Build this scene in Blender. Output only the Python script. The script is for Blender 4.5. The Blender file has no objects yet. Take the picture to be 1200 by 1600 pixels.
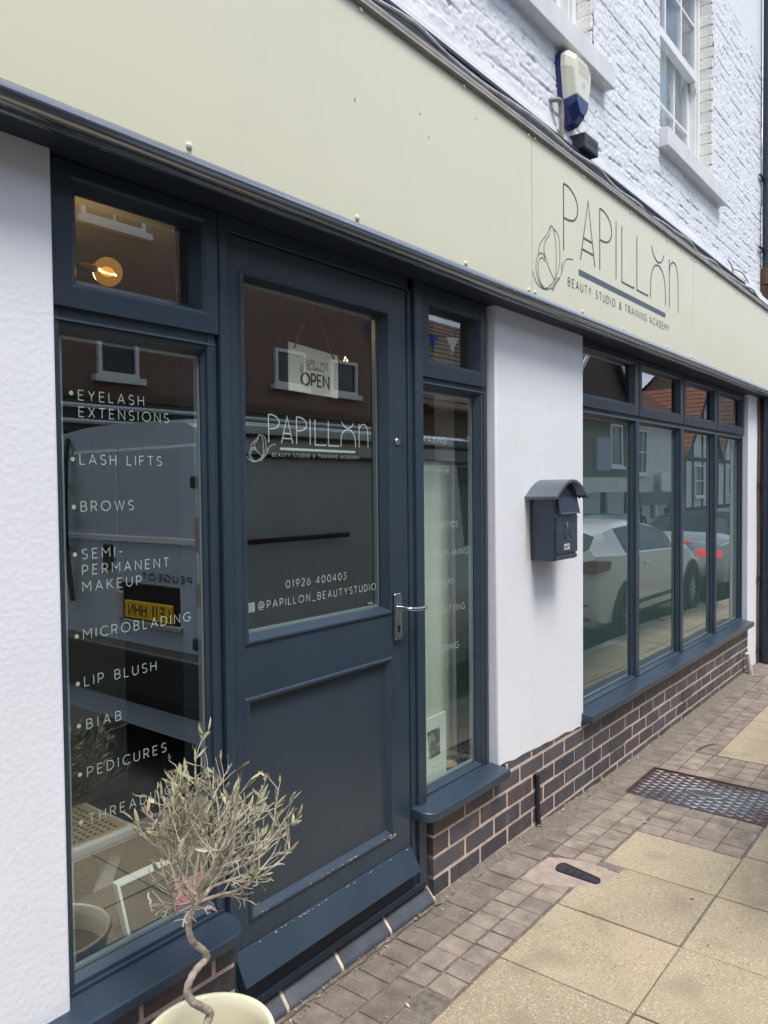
import bpy, bmesh, math, random
import numpy as np
from mathutils import Vector, Matrix
random.seed(7); rng = np.random.default_rng(7)
R = math.radians
S = bpy.context.scene; COL = S.collection

# ------------------------------------------------------------------ camera
CAM_H, CAM_D, F_PX = 1.52, 1.6, 1205.0
yaw, pitch, roll = R(51.647), R(-1.833), R(0.59)
fw = Vector((math.sin(yaw)*math.cos(pitch), math.cos(yaw)*math.cos(pitch), math.sin(pitch)))
rt = Vector((math.cos(yaw), -math.sin(yaw), 0)); dn = fw.cross(rt)
c_, s_ = math.cos(roll), math.sin(roll)
r2 = rt*c_ + dn*s_; d2 = dn*c_ - rt*s_
cam = bpy.data.cameras.new('camera'); co = bpy.data.objects.new('camera', cam); COL.objects.link(co)
m3 = Matrix((r2, -d2, -fw)).transposed()
co.matrix_world = Matrix.Translation((0, -CAM_D, CAM_H)) @ m3.to_4x4()
cam.sensor_fit = 'HORIZONTAL'; cam.sensor_width = 36; cam.lens = F_PX/1200*36
cam.clip_start = 0.02; cam.clip_end = 1000
S.camera = co

# ------------------------------------------------------------------ sky and sun
SUN_EL, SUN_DIR = R(64), Vector((-0.25, -1.0, 0)).normalized()     # towards the sun, over the houses opposite
W = bpy.data.worlds.new('World'); S.world = W; W.use_nodes = True
nt = W.node_tree; nt.nodes.clear()
def N(nt, t, **k):
    n = nt.nodes.new(t)
    for a, b in k.items(): setattr(n, a, b)
    return n
sky = N(nt, 'ShaderNodeTexSky', sky_type='NISHITA', sun_disc=False)
sky.sun_elevation = SUN_EL; sky.sun_rotation = math.atan2(SUN_DIR.x, SUN_DIR.y)
sky.air_density = 1.2; sky.dust_density = 2.5; sky.ozone_density = 1.0
tc = N(nt, 'ShaderNodeTexCoord'); mp = N(nt, 'ShaderNodeMapping'); mp.inputs['Scale'].default_value = (1, 1, 2.2)
nz = N(nt, 'ShaderNodeTexNoise'); nz.inputs['Scale'].default_value = 2.6; nz.inputs['Detail'].default_value = 6; nz.inputs['Roughness'].default_value = .55
cr = N(nt, 'ShaderNodeValToRGB'); cr.color_ramp.elements[0].position = .40; cr.color_ramp.elements[1].position = .56
mx = N(nt, 'ShaderNodeMix', data_type='RGBA')
bg = N(nt, 'ShaderNodeBackground'); wo = N(nt, 'ShaderNodeOutputWorld')
L = nt.links.new
L(tc.outputs['Generated'], mp.inputs['Vector']); L(mp.outputs[0], nz.inputs['Vector']); L(nz.outputs['Fac'], cr.inputs[0])
L(cr.outputs[0], mx.inputs['Factor']); L(sky.outputs[0], mx.inputs['A']); mx.inputs['B'].default_value = (7.2, 8.2, 9.9, 1)
L(mx.outputs['Result'], bg.inputs[0]); bg.inputs[1].default_value = 0.105; L(bg.outputs[0], wo.inputs[0])
sl = bpy.data.lights.new('sun', 'SUN'); sl.energy = 2.1; sl.angle = R(20); sl.color = (1, .97, .93)
so = bpy.data.objects.new('sun', sl); COL.objects.link(so)
sd = Vector((SUN_DIR.x*math.cos(SUN_EL), SUN_DIR.y*math.cos(SUN_EL), math.sin(SUN_EL)))
so.rotation_euler = sd.to_track_quat('Z', 'Y').to_euler(); so.location = sd*40
S.view_settings.view_transform = 'Standard'; S.view_settings.look = 'None'
S.view_settings.exposure = 0.80; S.view_settings.gamma = 1; S.view_settings.use_curve_mapping = False
S.render.engine = 'CYCLES'; S.cycles.use_denoising = True
S.cycles.max_bounces = 10; S.cycles.diffuse_bounces = 4; S.cycles.glossy_bounces = 5; S.cycles.transparent_max_bounces = 24
S.cycles.sample_clamp_indirect = 4; S.cycles.caustics_reflective = False; S.cycles.caustics_refractive = False

# ------------------------------------------------------------------ materials
def mat(name, col, rough=.6, metal=0., var=.0, vscale=8., detail=5., col2=None, thr=None, bump=0., bscale=60., bdist=.002, tint=False, emit=None, spec=.5, coat=0.):
    """Principled with noise colour variation (col2 mixed in by noise), noise bump, optional per-face tint."""
    m = bpy.data.materials.new(name); m.use_nodes = True
    t = m.node_tree; b = t.nodes['Principled BSDF']; l = t.links.new
    b.inputs['Roughness'].default_value = rough; b.inputs['Metallic'].default_value = metal
    b.inputs['Specular IOR Level'].default_value = spec; b.inputs['Coat Weight'].default_value = coat
    tc = N(t, 'ShaderNodeTexCoord'); geo = N(t, 'ShaderNodeNewGeometry')
    pos = geo.outputs['Position']
    src = None
    if var > 0 or col2 is not None:
        n = N(t, 'ShaderNodeTexNoise'); n.inputs['Scale'].default_value = vscale; n.inputs['Detail'].default_value = detail
        l(pos, n.inputs['Vector'])
        ramp = N(t, 'ShaderNodeValToRGB')
        lo, hi = thr if thr else (.3, .7)
        ramp.color_ramp.elements[0].position = lo; ramp.color_ramp.elements[1].position = hi
        if col2 is None: a = [c*(1-var) for c in col]; c2 = [min(1, c*(1+var)) for c in col]
        else: a, c2 = col, col2
        ramp.color_ramp.elements[0].color = (*a, 1); ramp.color_ramp.elements[1].color = (*c2, 1)
        l(n.outputs['Fac'], ramp.inputs[0]); src = ramp.outputs[0]
    if tint:
        at = N(t, 'ShaderNodeAttribute', attribute_name='tint'); mm = N(t, 'ShaderNodeMix', data_type='RGBA', blend_type='MULTIPLY')
        mm.inputs['Factor'].default_value = 1
        if src: l(src, mm.inputs['A'])
        else: mm.inputs['A'].default_value = (*col, 1)
        l(at.outputs['Color'], mm.inputs['B']); src = mm.outputs['Result']
    if src: l(src, b.inputs['Base Color'])
    else: b.inputs['Base Color'].default_value = (*col, 1)
    if bump > 0:
        n = N(t, 'ShaderNodeTexNoise'); n.inputs['Scale'].default_value = bscale; n.inputs['Detail'].default_value = 4
        l(pos, n.inputs['Vector'])
        bp = N(t, 'ShaderNodeBump'); bp.inputs['Strength'].default_value = bump; bp.inputs['Distance'].default_value = bdist
        l(n.outputs['Fac'], bp.inputs['Height']); l(bp.outputs[0], b.inputs['Normal'])
    if emit:
        b.inputs['Emission Color'].default_value = (*emit[0], 1); b.inputs['Emission Strength'].default_value = emit[1]
    return m

def speckle(m, scale, lo, hi, dark, fac=.7):
    """adds sparse fine speckles of another colour (aggregate, chips of stone) to the base colour of m"""
    t = m.node_tree; b = t.nodes['Principled BSDF']; l = t.links.new
    geo = N(t, 'ShaderNodeNewGeometry'); n = N(t, 'ShaderNodeTexNoise'); n.inputs['Scale'].default_value = scale; n.inputs['Detail'].default_value = 1
    l(geo.outputs['Position'], n.inputs['Vector'])
    r = N(t, 'ShaderNodeValToRGB'); r.color_ramp.elements[0].position = lo; r.color_ramp.elements[1].position = hi
    l(n.outputs['Fac'], r.inputs[0])
    ml = N(t, 'ShaderNodeMath', operation='MULTIPLY'); l(r.outputs[0], ml.inputs[0]); ml.inputs[1].default_value = fac
    x = N(t, 'ShaderNodeMix', data_type='RGBA'); l(ml.outputs[0], x.inputs['Factor'])
    bc = b.inputs['Base Color']
    if bc.links: l(bc.links[0].from_socket, x.inputs['A'])
    else: x.inputs['A'].default_value = bc.default_value
    x.inputs['B'].default_value = (*dark, 1); l(x.outputs['Result'], bc)
    return m

def streaks(m, col, sx=9., sz=.7, lo=.55, hi=.8, fac=.5):
    """vertical run marks and grime, stretched noise on an upright surface"""
    t = m.node_tree; b = t.nodes['Principled BSDF']; l = t.links.new
    geo = N(t, 'ShaderNodeNewGeometry'); mpn = N(t, 'ShaderNodeMapping'); mpn.inputs['Scale'].default_value = (sx, sx, sz)
    l(geo.outputs['Position'], mpn.inputs['Vector'])
    n = N(t, 'ShaderNodeTexNoise'); n.inputs['Scale'].default_value = 1; n.inputs['Detail'].default_value = 6
    l(mpn.outputs[0], n.inputs['Vector'])
    r = N(t, 'ShaderNodeValToRGB'); r.color_ramp.elements[0].position = lo; r.color_ramp.elements[1].position = hi
    l(n.outputs['Fac'], r.inputs[0])
    ml = N(t, 'ShaderNodeMath', operation='MULTIPLY'); l(r.outputs[0], ml.inputs[0]); ml.inputs[1].default_value = fac
    x = N(t, 'ShaderNodeMix', data_type='RGBA'); l(ml.outputs[0], x.inputs['Factor'])
    bc = b.inputs['Base Color']
    if bc.links: l(bc.links[0].from_socket, x.inputs['A'])
    else: x.inputs['A'].default_value = bc.default_value
    x.inputs['B'].default_value = (*col, 1); l(x.outputs['Result'], bc)
    return m

def glass_mat(name, ior=1.75, tint=(.94, .97, .955), wob=0.):
    m = bpy.data.materials.new(name); m.use_nodes = True; t = m.node_tree; t.nodes.clear(); l = t.links.new
    o = N(t, 'ShaderNodeOutputMaterial'); mx = N(t, 'ShaderNodeMixShader'); tr = N(t, 'ShaderNodeBsdfTransparent'); gl = N(t, 'ShaderNodeBsdfGlossy')
    tr.inputs[0].default_value = (*tint, 1); gl.inputs['Roughness'].default_value = 0.0; gl.inputs[0].default_value = (.97, 1, .99, 1)
    fr = N(t, 'ShaderNodeFresnel'); fr.inputs[0].default_value = ior
    geo = N(t, 'ShaderNodeNewGeometry'); sub = N(t, 'ShaderNodeMath', operation='SUBTRACT'); sub.inputs[0].default_value = 1
    ml = N(t, 'ShaderNodeMath', operation='MULTIPLY')
    l(geo.outputs['Backfacing'], sub.inputs[1]); l(sub.outputs[0], ml.inputs[0]); l(fr.outputs[0], ml.inputs[1])
    l(ml.outputs[0], mx.inputs[0]); l(tr.outputs[0], mx.inputs[1]); l(gl.outputs[0], mx.inputs[2]); l(mx.outputs[0], o.inputs[0])
    if wob:
        n = N(t, 'ShaderNodeTexNoise'); n.inputs['Scale'].default_value = 1.6; n.inputs['Detail'].default_value = 1
        l(geo.outputs['Position'], n.inputs['Vector'])
        bp = N(t, 'ShaderNodeBump'); bp.inputs['Strength'].default_value = 1; bp.inputs['Distance'].default_value = wob
        l(n.outputs['Fac'], bp.inputs['Height']); l(bp.outputs[0], gl.inputs['Normal'])
    return m

M = {}
M['navy'] = streaks(speckle(mat('anthracite_paint', (.028, .045, .067), .36, var=.10, vscale=5, bump=.3, bscale=38, bdist=.0012), 60, .80, .82, (.30, .33, .36), .5), (.050, .062, .078), 14, 3, .55, .8, .5)
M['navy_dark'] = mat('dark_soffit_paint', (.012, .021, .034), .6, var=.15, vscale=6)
M['navy_gloss'] = speckle(mat('gloss_black_trim', (.030, .042, .056), .22, metal=0, var=.15, vscale=9, bump=.12, bscale=14, bdist=.002, spec=.8, coat=1.0), 55, .72, .76, (.4, .42, .44), .6)
M['navy_gloss'].node_tree.nodes['Principled BSDF'].inputs['Coat IOR'].default_value = 2.6; M['navy_gloss'].node_tree.nodes['Principled BSDF'].inputs['Coat Roughness'].default_value = .16
M['panel_navy'] = mat('door_panel_paint', (.032, .046, .062), .36, var=.08, vscale=4, bump=.15, bscale=35, bdist=.001)
M['chip'] = mat('bare_primer', (.55, .53, .48), .8, var=.25, vscale=60)
M['render'] = streaks(speckle(mat('white_render', (.79, .80, .83), .75, var=.025, vscale=3, bump=.45, bscale=20, bdist=.004), 5, .64, .8, (.70, .66, .60), .30), (.62, .60, .57), 6, .8, .62, .85, .22)
M['render_rough'] = mat('white_textured_masonry_paint', (.79, .80, .84), .8, var=.03, vscale=4, bump=.45, bscale=70, bdist=.003)
M['paintbrick'] = streaks(mat('white_painted_brick', (.735, .745, .78), .55, var=.05, vscale=14, bump=.5, bscale=110, bdist=.002), (.60, .58, .55), 7, 1.4, .60, .85, .25)
M['reveal'] = mat('cream_painted_reveal', (.80, .77, .70), .7, var=.05, vscale=20, bump=.8, bscale=60, bdist=.005)
M['stone'] = streaks(mat('painted_stone_sill', (.66, .67, .68), .7, var=.06, vscale=10, bump=.4, bscale=40, bdist=.002), (.42, .41, .40), 8, 3, .6, .8, .3)
M['joinery'] = mat('white_gloss_joinery', (.80, .80, .79), .3, var=.03, vscale=12)
M['cream'] = streaks(mat('cream_sign_panel', (.70, .675, .515), .38, var=.012, vscale=1.2, bump=.05, bscale=3, bdist=.004), (.60, .585, .47), 6, .45, .55, .85, .38)
M['cream_cap'] = mat('cream_screw_cap', (.72, .69, .56), .3)
M['capping'] = streaks(mat('weathered_lead_trim', (.22, .20, .18), .55, var=.25, vscale=9, bump=.3, bscale=30, bdist=.002), (.42, .40, .36), 5, 30, .5, .7, .4)
M['sign_ink'] = mat('sign_lettering_slate', (.055, .060, .085), .5)
M['sign_bar'] = mat('sign_bar_slate', (.085, .105, .14), .5)
M['mint'] = mat('mint_window_vinyl', (.74, .80, .71), .6)
M['mint_faint'] = mat('pale_window_vinyl', (.86, .90, .86), .6)
M['glass'] = glass_mat('shop_glass', 2.8, wob=.0006)
M['glass_big'] = glass_mat('display_glass', 3.2, wob=.0006)
M['glass_up'] = glass_mat('sash_glass', 1.7, (.95, .97, .98), wob=.003)
M['gasket'] = mat('aluminium_glazing_spacer', (.42, .48, .50), .35, metal=.4)
M['chrome'] = mat('polished_chrome', (.50, .50, .52), .16, metal=1)
M['steel'] = mat('brushed_steel', (.5, .5, .52), .3, metal=1)
M['brick'] = speckle(mat('blue_engineering_brick', (.062, .066, .084), .5, col2=(.105, .084, .080), vscale=9, thr=(.35, .75), bump=.5, bscale=70, bdist=.002, tint=True), 30, .66, .74, (.30, .27, .25), .35)
streaks(M['brick'], (.30, .28, .265), 16, 7, .58, .80, .40)
M['mortar'] = mat('pinkish_mortar', (.58, .47, .385), .9, var=.18, vscale=30, bump=.8, bscale=120, bdist=.003)
M['bluebrick'] = speckle(mat('blue_bullnose_brick', (.066, .073, .092), .6, var=.2, vscale=12, bump=.3, bscale=40, bdist=.0015, tint=True), 140, .68, .72, (.3, .3, .32), .2)
M['sett'] = speckle(mat('concrete_setts', (.262, .212, .168), .9, var=.28, vscale=16, bump=.7, bscale=140, bdist=.003, tint=True), 260, .62, .68, (.42, .38, .33), .7)
speckle(M['sett'], 7, .52, .70, (.13, .105, .08), .5)
M['slab'] = speckle(speckle(mat('buff_paving_slabs', (.365, .296, .198), .85, var=.10, vscale=3.2, bump=.6, bscale=200, bdist=.002, tint=True), 210, .60, .66, (.60, .54, .42), .85), 150, .66, .72, (.17, .12, .06), .75)
speckle(M['slab'], 5, .56, .74, (.21, .165, .115), .45); speckle(M['slab'], 110, .62, .70, (.19, .145, .085), .6)
M['joint'] = mat('dirty_joint_sand', (.155, .130, .105), .95, var=.4, vscale=40, bump=.8, bscale=120, bdist=.004)
M['dirt'] = mat('swept_up_grit', (.135, .11, .088), .95, col2=(.23, .195, .155), vscale=45, bump=1, bscale=130, bdist=.006)
M['patch'] = mat('pink_mortar_patch', (.36, .285, .235), .95, var=.14, vscale=25, bump=.6, bscale=130, bdist=.003)
M['asphalt'] = speckle(mat('asphalt', (.055, .055, .056), .85, var=.2, vscale=5, bump=.6, bscale=150, bdist=.004), 160, .62, .68, (.16, .16, .15), .6)
M['kerb'] = mat('concrete_kerb', (.33, .31, .28), .9, var=.15, vscale=8, bump=.4, bscale=120)
M['earth'] = mat('far_ground', (.12, .12, .11), .95, var=.3, vscale=.5)
M['rustiron'] = mat('rusty_cast_iron', (.125, .060, .045), .45, col2=(.12, .12, .13), vscale=2.2, thr=(.44, .58), metal=.55, bump=.3, bscale=130, bdist=.002)
M['wornsteel'] = mat('worn_bright_tread', (.13, .08, .07), .42, col2=(.50, .51, .53), vscale=2.6, thr=(.42, .60), metal=.6)
M['blackiron'] = mat('black_cast_iron', (.028, .029, .032), .5, var=.3, vscale=40, bump=.3, bscale=100)
M['pipe'] = streaks(mat('dark_blue_black_pipe_paint', (.020, .027, .042), .35, var=.2, vscale=10), (.25, .25, .25), 20, 9, .68, .74, .5)
M['rust'] = mat('rusty_bracket', (.12, .065, .04), .8, var=.3, vscale=30)
M['white_plastic'] = mat('old_white_plastic_pipe', (.62, .58, .50), .5, col2=(.42, .36, .28), vscale=14, thr=(.45, .7))
M['cable'] = mat('black_cable', (.018, .018, .02), .5)
M['cable_grey'] = mat('grey_weathered_cable', (.46, .47, .48), .5, var=.3, vscale=20)
M['box_blk'] = mat('charcoal_plastic', (.030, .035, .045), .5, var=.1)
M['alarm_blue'] = mat('royal_blue_plastic', (.012, .028, .135), .3, var=.15, vscale=20)
M['alarm_cream'] = streaks(mat('aged_cream_plastic', (.70, .68, .55), .35, var=.03), (.55, .50, .38), 25, 6, .6, .8, .4)
M['alarm_red'] = mat('faded_red_print', (.66, .50, .40), .5)
M['alarm_prn'] = mat('faded_grey_print', (.52, .52, .50), .5)
M['lb'] = mat('dark_blue_enamel', (.026, .043, .068), .22, var=.08, vscale=10)
M['lb_roof'] = mat('grey_enamel_roof', (.10, .115, .13), .35, var=.08, vscale=10)
M['lb_plate'] = mat('pale_name_card', (.55, .56, .50), .5)
M['ivory'] = mat('ivory_card', (.78, .73, .60), .6)
M['ribbon'] = mat('plum_ribbon', (.035, .018, .026), .6)
M['blackink'] = mat('black_ink', (.015, .014, .02), .6)
M['pot'] = mat('cream_glazed_pot', (.84, .79, .56), .22, var=.02, vscale=6)
M['soil'] = mat('dry_soil', (.10, .07, .045), .95, var=.4, vscale=60, bump=1, bscale=150, bdist=.006)
M['bark'] = mat('grey_olive_bark', (.35, .305, .25), .85, var=.38, vscale=60, bump=1, bscale=160, bdist=.002)
M['twig'] = mat('dry_twigs', (.42, .37, .28), .85, var=.25, vscale=50)
M['leaf'] = mat('dry_olive_leaves', (.26, .255, .145), .6, tint=True)
M['film'] = mat('sage_privacy_film', (.062, .108, .108), .9, var=.04, vscale=1)
M['sage'] = mat('sage_curtain', (.70, .78, .66), .9, var=.05, vscale=3)
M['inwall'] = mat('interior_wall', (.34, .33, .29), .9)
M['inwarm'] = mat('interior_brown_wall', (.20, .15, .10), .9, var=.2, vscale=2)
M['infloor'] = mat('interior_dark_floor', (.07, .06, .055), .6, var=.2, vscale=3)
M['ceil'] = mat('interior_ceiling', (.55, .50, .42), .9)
M['palepanel'] = mat('pale_green_cabinet', (.50, .58, .55), .7)
M['rattan'] = mat('woven_rattan', (.34, .25, .14), .7, var=.2, vscale=60)
M['rattan_gap'] = mat('rattan_shadow_gap', (.06, .045, .03), .9)
M['bulbglow'] = mat('glowing_amber_glass', (.5, .25, .06), .1, emit=((1, .50, .12), .5))
M['whitewood'] = mat('white_painted_wood', (.42, .41, .37), .5)
M['picframe'] = mat('white_picture_frame', (.70, .74, .70), .4)
M['picture'] = mat('charcoal_print', (.050, .050, .048), .4, var=.15, vscale=8)
M['whiteprint'] = mat('white_print', (.75, .75, .72), .6)
M['pink'] = mat('pink_sticker', (.72, .22, .30), .5)
M['ceramic'] = mat('stone_ceramic', (.48, .38, .25), .4, var=.2, vscale=18)
M['glassy'] = glass_mat('clear_bowl_glass', 1.35, (.86, .90, .86))
M['bulbglass'] = glass_mat('amber_bulb_glass', 1.45, (1, .86, .58))
_t = M['bulbglass'].node_tree; _e = N(_t, 'ShaderNodeEmission'); _e.inputs[0].default_value = (1, .48, .10, 1); _e.inputs[1].default_value = .09
_a = N(_t, 'ShaderNodeAddShader'); _o = [n for n in _t.nodes if n.type == 'OUTPUT_MATERIAL'][0]; _s = _o.inputs[0].links[0].from_socket
_t.links.new(_s, _a.inputs[0]); _t.links.new(_e.outputs[0], _a.inputs[1]); _t.links.new(_a.outputs[0], _o.inputs[0])
M['filament'] = mat('glowing_filament', (1, .7, .3), .5, emit=((1, .60, .20), 9))
M['brass'] = mat('brass', (.55, .38, .15), .3, metal=1)
M['book'] = mat('pale_mint_card', (.62, .70, .62), .5)
M['bookpic'] = mat('dark_photo_print', (.06, .075, .085), .4, col2=(.30, .34, .34), vscale=38, thr=(.5, .62))
M['curt'] = mat('net_curtain', (.62, .64, .64), .9, var=.05, vscale=6)
M['debris'] = mat('dry_leaf_litter', (.34, .27, .17), .9, tint=True)
# street opposite and vehicles
M['redbrick'] = mat('red_brown_brick', (.20, .125, .095), .85, var=.30, vscale=14, bump=.4, bscale=30)
M['brownbrick'] = mat('brown_brick', (.12, .085, .065), .85, var=.25, vscale=10)
M['roof_tile'] = mat('weathered_clay_tiles', (.13, .085, .065), .85, var=.35, vscale=6)
M['roof_red'] = mat('red_clay_tiles', (.24, .10, .06), .85, var=.3, vscale=8)
M['stucco'] = mat('opposite_white_render', (.62, .63, .60), .85, var=.06, vscale=2)
M['timber'] = mat('black_timber', (.03, .026, .024), .8, var=.2)
M['shopdark'] = mat('dark_shopfront_paint', (.03, .045, .045), .45, var=.1)
M['darkglass'] = mat('dark_window_glass', (.012, .015, .017), .05, spec=.8)
M['lav'] = mat('lavender_board', (.30, .27, .40), .7)
M['whitepaint'] = mat('white_window_paint', (.70, .71, .70), .5)
M['plasticgrey'] = mat('black_gutter_plastic', (.03, .03, .033), .4)
M['vanpaint'] = mat('grey_van_paint', (.58, .66, .74), .25, metal=.15, coat=.6)
M['whitecar'] = mat('white_car_paint', (.74, .75, .75), .25, coat=.6)
M['silver'] = mat('silver_car_paint', (.46, .48, .50), .25, metal=.6, coat=.5)
M['bluecar'] = mat('dark_blue_car_paint', (.03, .05, .10), .2, metal=.3, coat=.6)
M['softtop'] = mat('black_canvas', (.015, .015, .016), .9)
M['carglass'] = mat('car_glass', (.010, .014, .014), .03, spec=.8)
M['tyre'] = mat('tyre_rubber', (.018, .018, .018), .85)
M['alloy'] = mat('alloy_wheel', (.45, .46, .47), .35, metal=.8)
M['trim'] = mat('black_trim', (.02, .02, .022), .5)
M['redlamp'] = mat('tail_lamp_red', (.22, .015, .02), .12)
M['brakelamp'] = mat('lit_brake_lamp', (.5, .02, .02), .15, emit=((1, .05, .03), .8))
M['clearlamp'] = mat('clear_lamp', (.55, .56, .57), .1, metal=.3)
M['yellowplate'] = mat('yellow_plate', (.95, .58, .035), .4)
M['redcloth'] = mat('red_cloth', (.50, .03, .06), .8)
M['whitecloth'] = mat('white_cloth', (.75, .75, .73), .8)
M['bluecloth'] = mat('blue_cloth', (.03, .07, .30), .8)
M['skin'] = mat('skin', (.50, .33, .25), .6)
M['darkcloth'] = mat('dark_clothes', (.025, .027, .035), .85)

# ------------------------------------------------------------------ mesh building
ORG = {}
class MB:
    def __init__(s): s.v = []; s.f = []; s.m = []; s.t = []; s.mi = 0; s.tc = 1.0
    def add(s, vs, fs, t=None):
        b = len(s.v); s.v += [tuple(p) for p in vs]
        for f in fs:
            s.f.append([i+b for i in f]); s.m.append(s.mi); s.t.append(s.tc if t is None else t)
        return s
    def quad(s, a, b, c, d): return s.add([a, b, c, d], [(0, 1, 2, 3)])
    def poly(s, ps): return s.add(ps, [tuple(range(len(ps)))])
    def box(s, x0, x1, y0, y1, z0, z1, t=None):
        v = [(x0,y0,z0),(x1,y0,z0),(x1,y1,z0),(x0,y1,z0),(x0,y0,z1),(x1,y0,z1),(x1,y1,z1),(x0,y1,z1)]
        return s.add(v, [(3,2,1,0),(4,5,6,7),(0,1,5,4),(1,2,6,5),(2,3,7,6),(3,0,4,7)], t)
    def loft(s, rings, closed=True, cap0=False, cap1=False):
        n = len(rings[0]); vs = [p for r in rings for p in r]; fs = []
        for i in range(len(rings)-1):
            for j in range(n if closed else n-1):
                k = (j+1) % n
                fs.append((i*n+j, i*n+k, (i+1)*n+k, (i+1)*n+j))
        if cap0: fs.append(tuple(range(n-1, -1, -1)))
        if cap1: fs.append(tuple((len(rings)-1)*n+j for j in range(n)))
        return s.add(vs, fs)
    def prism(s, pts, y0, y1):
        """outline (x,z) counter-clockwise seen from -Y, between y0 (front) and y1"""
        n = len(pts); vs = [(x, y0, z) for x, z in pts]+[(x, y1, z) for x, z in pts]
        fs = [tuple(range(n)), tuple(range(2*n-1, n-1, -1))]+[((j+1) % n, j, n+j, n+(j+1) % n) for j in range(n)]
        return s.add(vs, fs)
    def slab(s, pts, z0, z1):
        """outline (x,y) between z0 and z1"""
        n = len(pts); vs = [(x, y, z0) for x, y in pts]+[(x, y, z1) for x, y in pts]
        fs = [tuple(range(n-1, -1, -1)), tuple(range(n, 2*n))]+[(j, (j+1) % n, n+(j+1) % n, n+j) for j in range(n)]
        return s.add(vs, fs)
    def tube(s, pts, r, n=10, cap=True):
        pts = [Vector(p) for p in pts]; rings = []; up = None
        rs = r if isinstance(r, (list, tuple)) else [r]*len(pts)
        for i, p in enumerate(pts):
            t = (pts[min(i+1, len(pts)-1)]-pts[max(i-1, 0)])
            if t.length < 1e-9: t = Vector((0, 0, 1))
            t.normalize()
            if up is None: up = Vector((0, 0, 1)) if abs(t.z) < .9 else Vector((1, 0, 0))
            a = t.cross(up)
            if a.length < 1e-6: a = t.cross(Vector((0, 1, 0)))
            a.normalize(); b = t.cross(a); up = -b if False else b*-1
            up = a.cross(t)
            rings.append([tuple(p+(a*math.cos(k/n*2*math.pi)+up*math.sin(k/n*2*math.pi))*rs[i]) for k in range(n)])
        return s.loft(rings, True, cap, cap)
    def lathe(s, prof, cx, cy, n=32, cap0=False, cap1=False):
        rings = [[(cx+r*math.cos(k/n*2*math.pi), cy+r*math.sin(k/n*2*math.pi), z) for k in range(n)] for r, z in prof]
        return s.loft(rings, True, cap0, cap1)
    def sphere(s, c, r, n=12, m=8, sc=(1, 1, 1)):
        rings = []
        for i in range(m+1):
            a = math.pi*i/m - math.pi/2; rr = max(1e-4, math.cos(a))
            rings.append([(c[0]+r*sc[0]*rr*math.cos(k/n*2*math.pi), c[1]+r*sc[1]*rr*math.sin(k/n*2*math.pi), c[2]+r*sc[2]*math.sin(a)) for k in range(n)])
        return s.loft(rings)
    def disc(s, c, r, axis='Y', n=20, t=.004):
        """short cylinder centred on c"""
        rings = []
        for d in (-t/2, t/2):
            rg = []
            for k in range(n):
                a = k/n*2*math.pi; u, w = r*math.cos(a), r*math.sin(a)
                rg.append({'Y': (c[0]+u, c[1]+d, c[2]+w), 'X': (c[0]+d, c[1]+u, c[2]+w), 'Z': (c[0]+u, c[1]+w, c[2]+d)}[axis])
            rings.append(rg)
        return s.loft(rings, True, True, True)
    def build(s, name, mats, parent=None, bevel=0, smooth=False, angle=35, seg=2):
        me = bpy.data.meshes.new(name); o = bpy.data.objects.new(name, me); COL.objects.link(o)
        off = Vector((0, 0, 0))
        if parent is not None:
            off = ORG.get(parent.name, Vector((0, 0, 0))); o.parent = parent
        ORG[o.name] = off
        me.from_pydata([(p[0]-off.x, p[1]-off.y, p[2]-off.z) for p in s.v], [], s.f)
        for m in (mats if isinstance(mats, (list, tuple)) else [mats]): me.materials.append(M[m] if isinstance(m, str) else m)
        me.polygons.foreach_set('material_index', s.m)
        bm = bmesh.new(); bm.from_mesh(me); bmesh.ops.recalc_face_normals(bm, faces=bm.faces); bm.to_mesh(me); bm.free()
        if any(not isinstance(t, float) or t != 1.0 for t in s.t):
            at = me.attributes.new('tint', 'FLOAT_COLOR', 'FACE')
            arr = np.array([(t, t, t, 1) if isinstance(t, (float, int)) else (*t, 1) for t in s.t], dtype=np.float32)
            at.data.foreach_set('color', arr.ravel())
        if smooth:
            me.polygons.foreach_set('use_smooth', [True]*len(me.polygons)); me.set_sharp_from_angle(angle=R(angle))
        if bevel:
            b = o.modifiers.new('bevel', 'BEVEL'); b.width = bevel; b.segments = seg; b.limit_method = 'ANGLE'; b.angle_limit = R(40)
        me.update(); return o

def thing(name, loc=(0, 0, 0), label=None, cat=None, group=None, parent=None, kind=None):
    o = bpy.data.objects.new(name, None); COL.objects.link(o); o.empty_display_size = .1
    base = Vector((0, 0, 0))
    if parent is not None: o.parent = parent; base = ORG.get(parent.name, base)
    o.location = Vector(loc)-base if parent is not None else Vector(loc); ORG[o.name] = Vector(loc)
    return tag(o, label, cat, group, kind)
def tag(o, label=None, cat=None, group=None, kind=None):
    if label: o['label'] = label
    if cat: o['category'] = cat
    if group: o['group'] = group
    if kind: o['kind'] = kind
    return o
def copy_tree(o, parent=None):
    c = o.copy(); COL.objects.link(c); c.parent = parent
    for ch in list(o.children): copy_tree(ch, c)
    return c
def rect_ring(x0, x1, z0, z1, y): return [(x0, y, z0), (x1, y, z0), (x1, y, z1), (x0, y, z1)]
def lerp(a, b, t): return a+(b-a)*t
def interp(x, xs, ys): return float(np.interp(x, xs, ys))
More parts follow.
